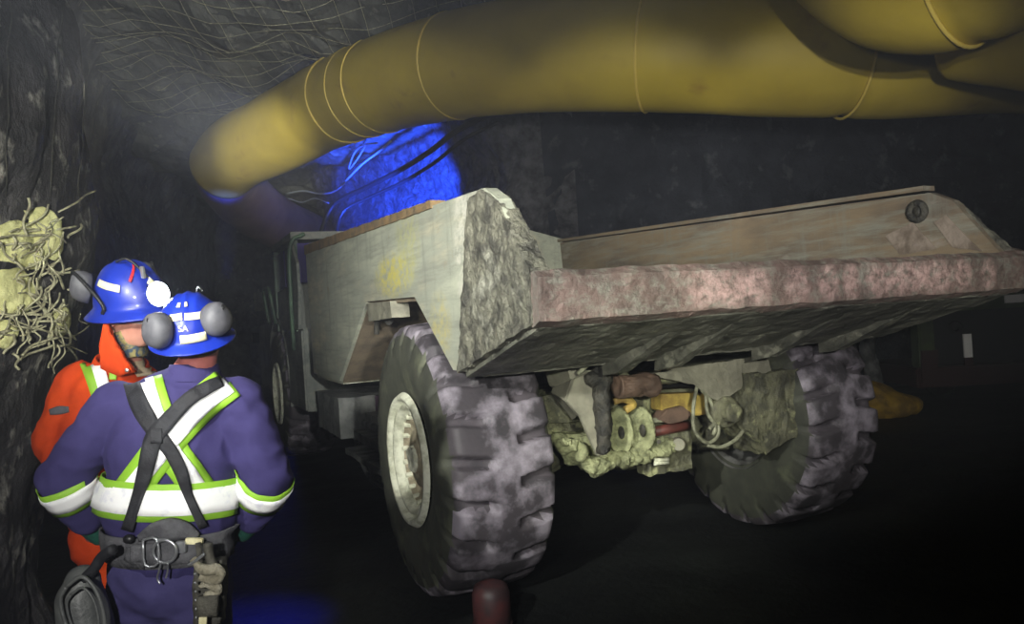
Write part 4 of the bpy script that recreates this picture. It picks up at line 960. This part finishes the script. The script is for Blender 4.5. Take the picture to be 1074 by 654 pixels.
for s in (-1, 1): tube(b, [AP(s*.068,.075,.012), AP(s*.078,.03,.008), AP(s*.082,-.01,.0)], .003, 6)
tube(b, [AP(-.068,.075,.014), AP(-.045,.103,.019), AP(0,.118,.016), AP(.045,.103,.019), AP(.068,.075,.014)], .003, 6); obj('glasses_frame', b, M['black'], Ao, smooth=True)
b = BM(); p_ell(b, AP(0,-.035,.0), (.08,.07,.06), AR); obj('hair', b, M['hair'], Ao, smooth=True)
ha, mta, domea = helmet(Ao, AP(0,.0,.052), V((.93,-.38,-.08)), V((-.06,-.20,1)),
    [(1.05, 1.85, .45, .62, .020, M['sticker'], 'sticker'), (.25, .75, 1.2, .6, .010, M['hred'], 'red_stripe'), (.02, .20, .55, .42, .026, M['sticker'], 'sticker')],
    [(1, 2.35, .42, .035, .042), (-1, -1.9, .38, .03, .042)], (1.08,1.08,1.3))
lc = at(166,308,2.76)
lo = mta.inverted() @ lc; ld = (mta.inverted().to_3x3() @ (CAMP + V((.35,0,-.05)) - lc)).normalized()
b = BM(); cyl(b, lo - ld*.045, lo, .030, .036, 28); box(b, lo - ld*.05 + V((0,-.01,0)), (.03,.03,.05)); tube(b, [lo - ld*.05, domea(.2, .3, 0)], .012, 8); la = obj('cap_lamp', b, M['black'], ha)
b = BM(); cyl(b, lo + ld*.001, lo + ld*.006, .033, n=28); obj('lens', b, M['lens'], la)
b = BM(); tube(b, [mta.inverted() @ at(u, v, 2.80) for u, v in ((118,300), (120,306), (120,314), (119,318), (114,317))], .004, 6); obj('clip', b, M['metal'], ha, smooth=True)
b = BM(); box(b, domea(.25, .75, .012), (.012,.014,.035)); obj('lamp_bracket', b, M['metal'], ha, bevel=.002)

# ================================================================== LIGHTS
def spot(name, loc, tgt, e, ang, blend, col=(1,1,1), r=.05):
    l = bpy.data.lights.new(name, 'SPOT'); l.energy = e; l.spot_size = rad(ang); l.spot_blend = blend; l.color = col; l.shadow_soft_size = r
    o = bpy.data.objects.new(name, l); COL.objects.link(o); o.location = loc; o.rotation_euler = (V(tgt)-V(loc)).to_track_quat('-Z', 'Y').to_euler(); return o
def point(name, loc, e, col, r=.1):
    l = bpy.data.lights.new(name, 'POINT'); l.energy = e; l.color = col; l.shadow_soft_size = r; o = bpy.data.objects.new(name, l); COL.objects.link(o); o.location = loc; return o
spot('cap_and_fill_light', (-.55,-.3,1.85), at(390,330,5), 250, 95, 1, (1,.99,.95), .04)       # people behind the camera
spot('box_fill_light', (-1.7,-.6,2.75), at(560,330,5), 1250, 44, 1, (1,1,.93), .06)  # unseen lamp added high on the left to brighten the box side
spot('cap_and_fill_light', (-.3,-.9,2.0), at(400,310,5.5), 420, 20, 1, (1,1,.9), .04)
spot('cap_and_fill_light', (-.5,-.8,1.9), at(280,158,13), 11000, 8.5, 1, (1,1,.9), .04)
for u_, e_ in ((440, 700), (640, 780), (850, 700)):
    spot('cap_and_fill_light', (.3,-1.2,1.9), at(u_,185,9), e_*1.15, 20, .6, (1,.98,.9), .04)
spot('cap_and_fill_light', (.3,-1.2,1.9), at(640,60,9), 60, 50, 1, (.85,.9,1), .04)
spot('cap_and_fill_light', (1.2,-.3,2.0), at(235,60,10), 3000, 27, 1, (1,1,.95), .04)  # unseen fill added to lift the dark ceiling
spot('cap_and_fill_light', (-.3,-.6,1.9), at(12,265,3.4), 400, 23, 1, (1,1,.8), .04)
spot('helmet_lamp_light', lc + (CAMP-lc).normalized()*.03, CAMP + V((.3,0,0)), 30, 50, 1, (.9,.95,1), .03)
spot('blue_beacon_light', (-2.6,12.6,2.5), at(428,180,17), 11000, 50, .6, (.015,.07,1), .1)
spot('blue_beacon_light', at(238,290,12.3), at(236,206,14.3), 1500, 16, 1, (.03,.06,1), .1)
spot('cap_and_fill_light', (.4,-.9,1.95), at(950,375,10.8), 330, 12, 1, (1,1,.85), .04)  # unseen fill added for the yellow heap and olive vehicle
spot('cap_and_fill_light', (.9,-.8,2.0), at(318,370,9), 1100, 15, 1, (1,1,.97), .04)  # added fill, brings the truck front out of the worker's shadow
spot('cap_and_fill_light', (.6,-.6,1.9), at(660,440,5), 620, 24, 1, (1,1,.84), .04)  # extra unseen spot added to brighten the rear axle
spot('cap_and_fill_light', (.7,-.4,1.9), at(910,250,5), 380, 40, 1, (1,.96,.92), .04)  # added fill for the right end of the box and its tire
spot('cap_and_fill_light', (.9,-.8,2.0), at(305,232,17), 1500, 8, 1, (1,.9,.88), .04)  # weak fill added to light the duct elbow
spot('blue_floor_light', (-1.25,4.15,1.0), at(268,612,4.25), 160, 60, 1, (.02,.03,1), .05)
b = BM(); box2(b, (-10.5,-4.8,-.2), (13.6,26.5,6.6)); hz = bpy.data.materials.new('dust'); hz.use_nodes = True; nt = hz.node_tree; nt.nodes.clear()
vs = nt.nodes.new('ShaderNodeVolumeScatter'); vs.inputs['Density'].default_value = .0065; vs.inputs['Anisotropy'].default_value = .2; vs.inputs['Color'].default_value = (.8,.85,1,1)
mo = nt.nodes.new('ShaderNodeOutputMaterial'); nt.links.new(vs.outputs[0], mo.inputs['Volume'])
tag(obj('dust_haze', b, hz), 'thin dusty haze filling the tunnel air', 'haze', kind='stuff')
b = BM(); p_ell(b, (-3.6,8.4,2.8), (2.3,4.6,3.0)); h2 = hz.copy(); h2.node_tree.nodes['Volume Scatter'].inputs['Density'].default_value = .018
h2.node_tree.nodes['Volume Scatter'].inputs['Color'].default_value = (.75,.8,1,1)
tag(obj('dust_haze', b, h2), 'thicker bluish dust cloud beside the cab, beyond the two people', 'haze', kind='stuff')
SC.cycles.volume_bounces = 0; SC.cycles.use_denoising = True
w = bpy.data.worlds.new('world'); SC.world = w; w.use_nodes = True; w.node_tree.nodes['Background'].inputs[0].default_value = (.5,.6,1,1); w.node_tree.nodes['Background'].inputs[1].default_value = .004
SC.view_settings.view_transform = 'Standard'; SC.view_settings.look = 'None'; SC.view_settings.gamma = 1; SC.view_settings.use_curve_mapping = False; SC.view_settings.exposure = 0
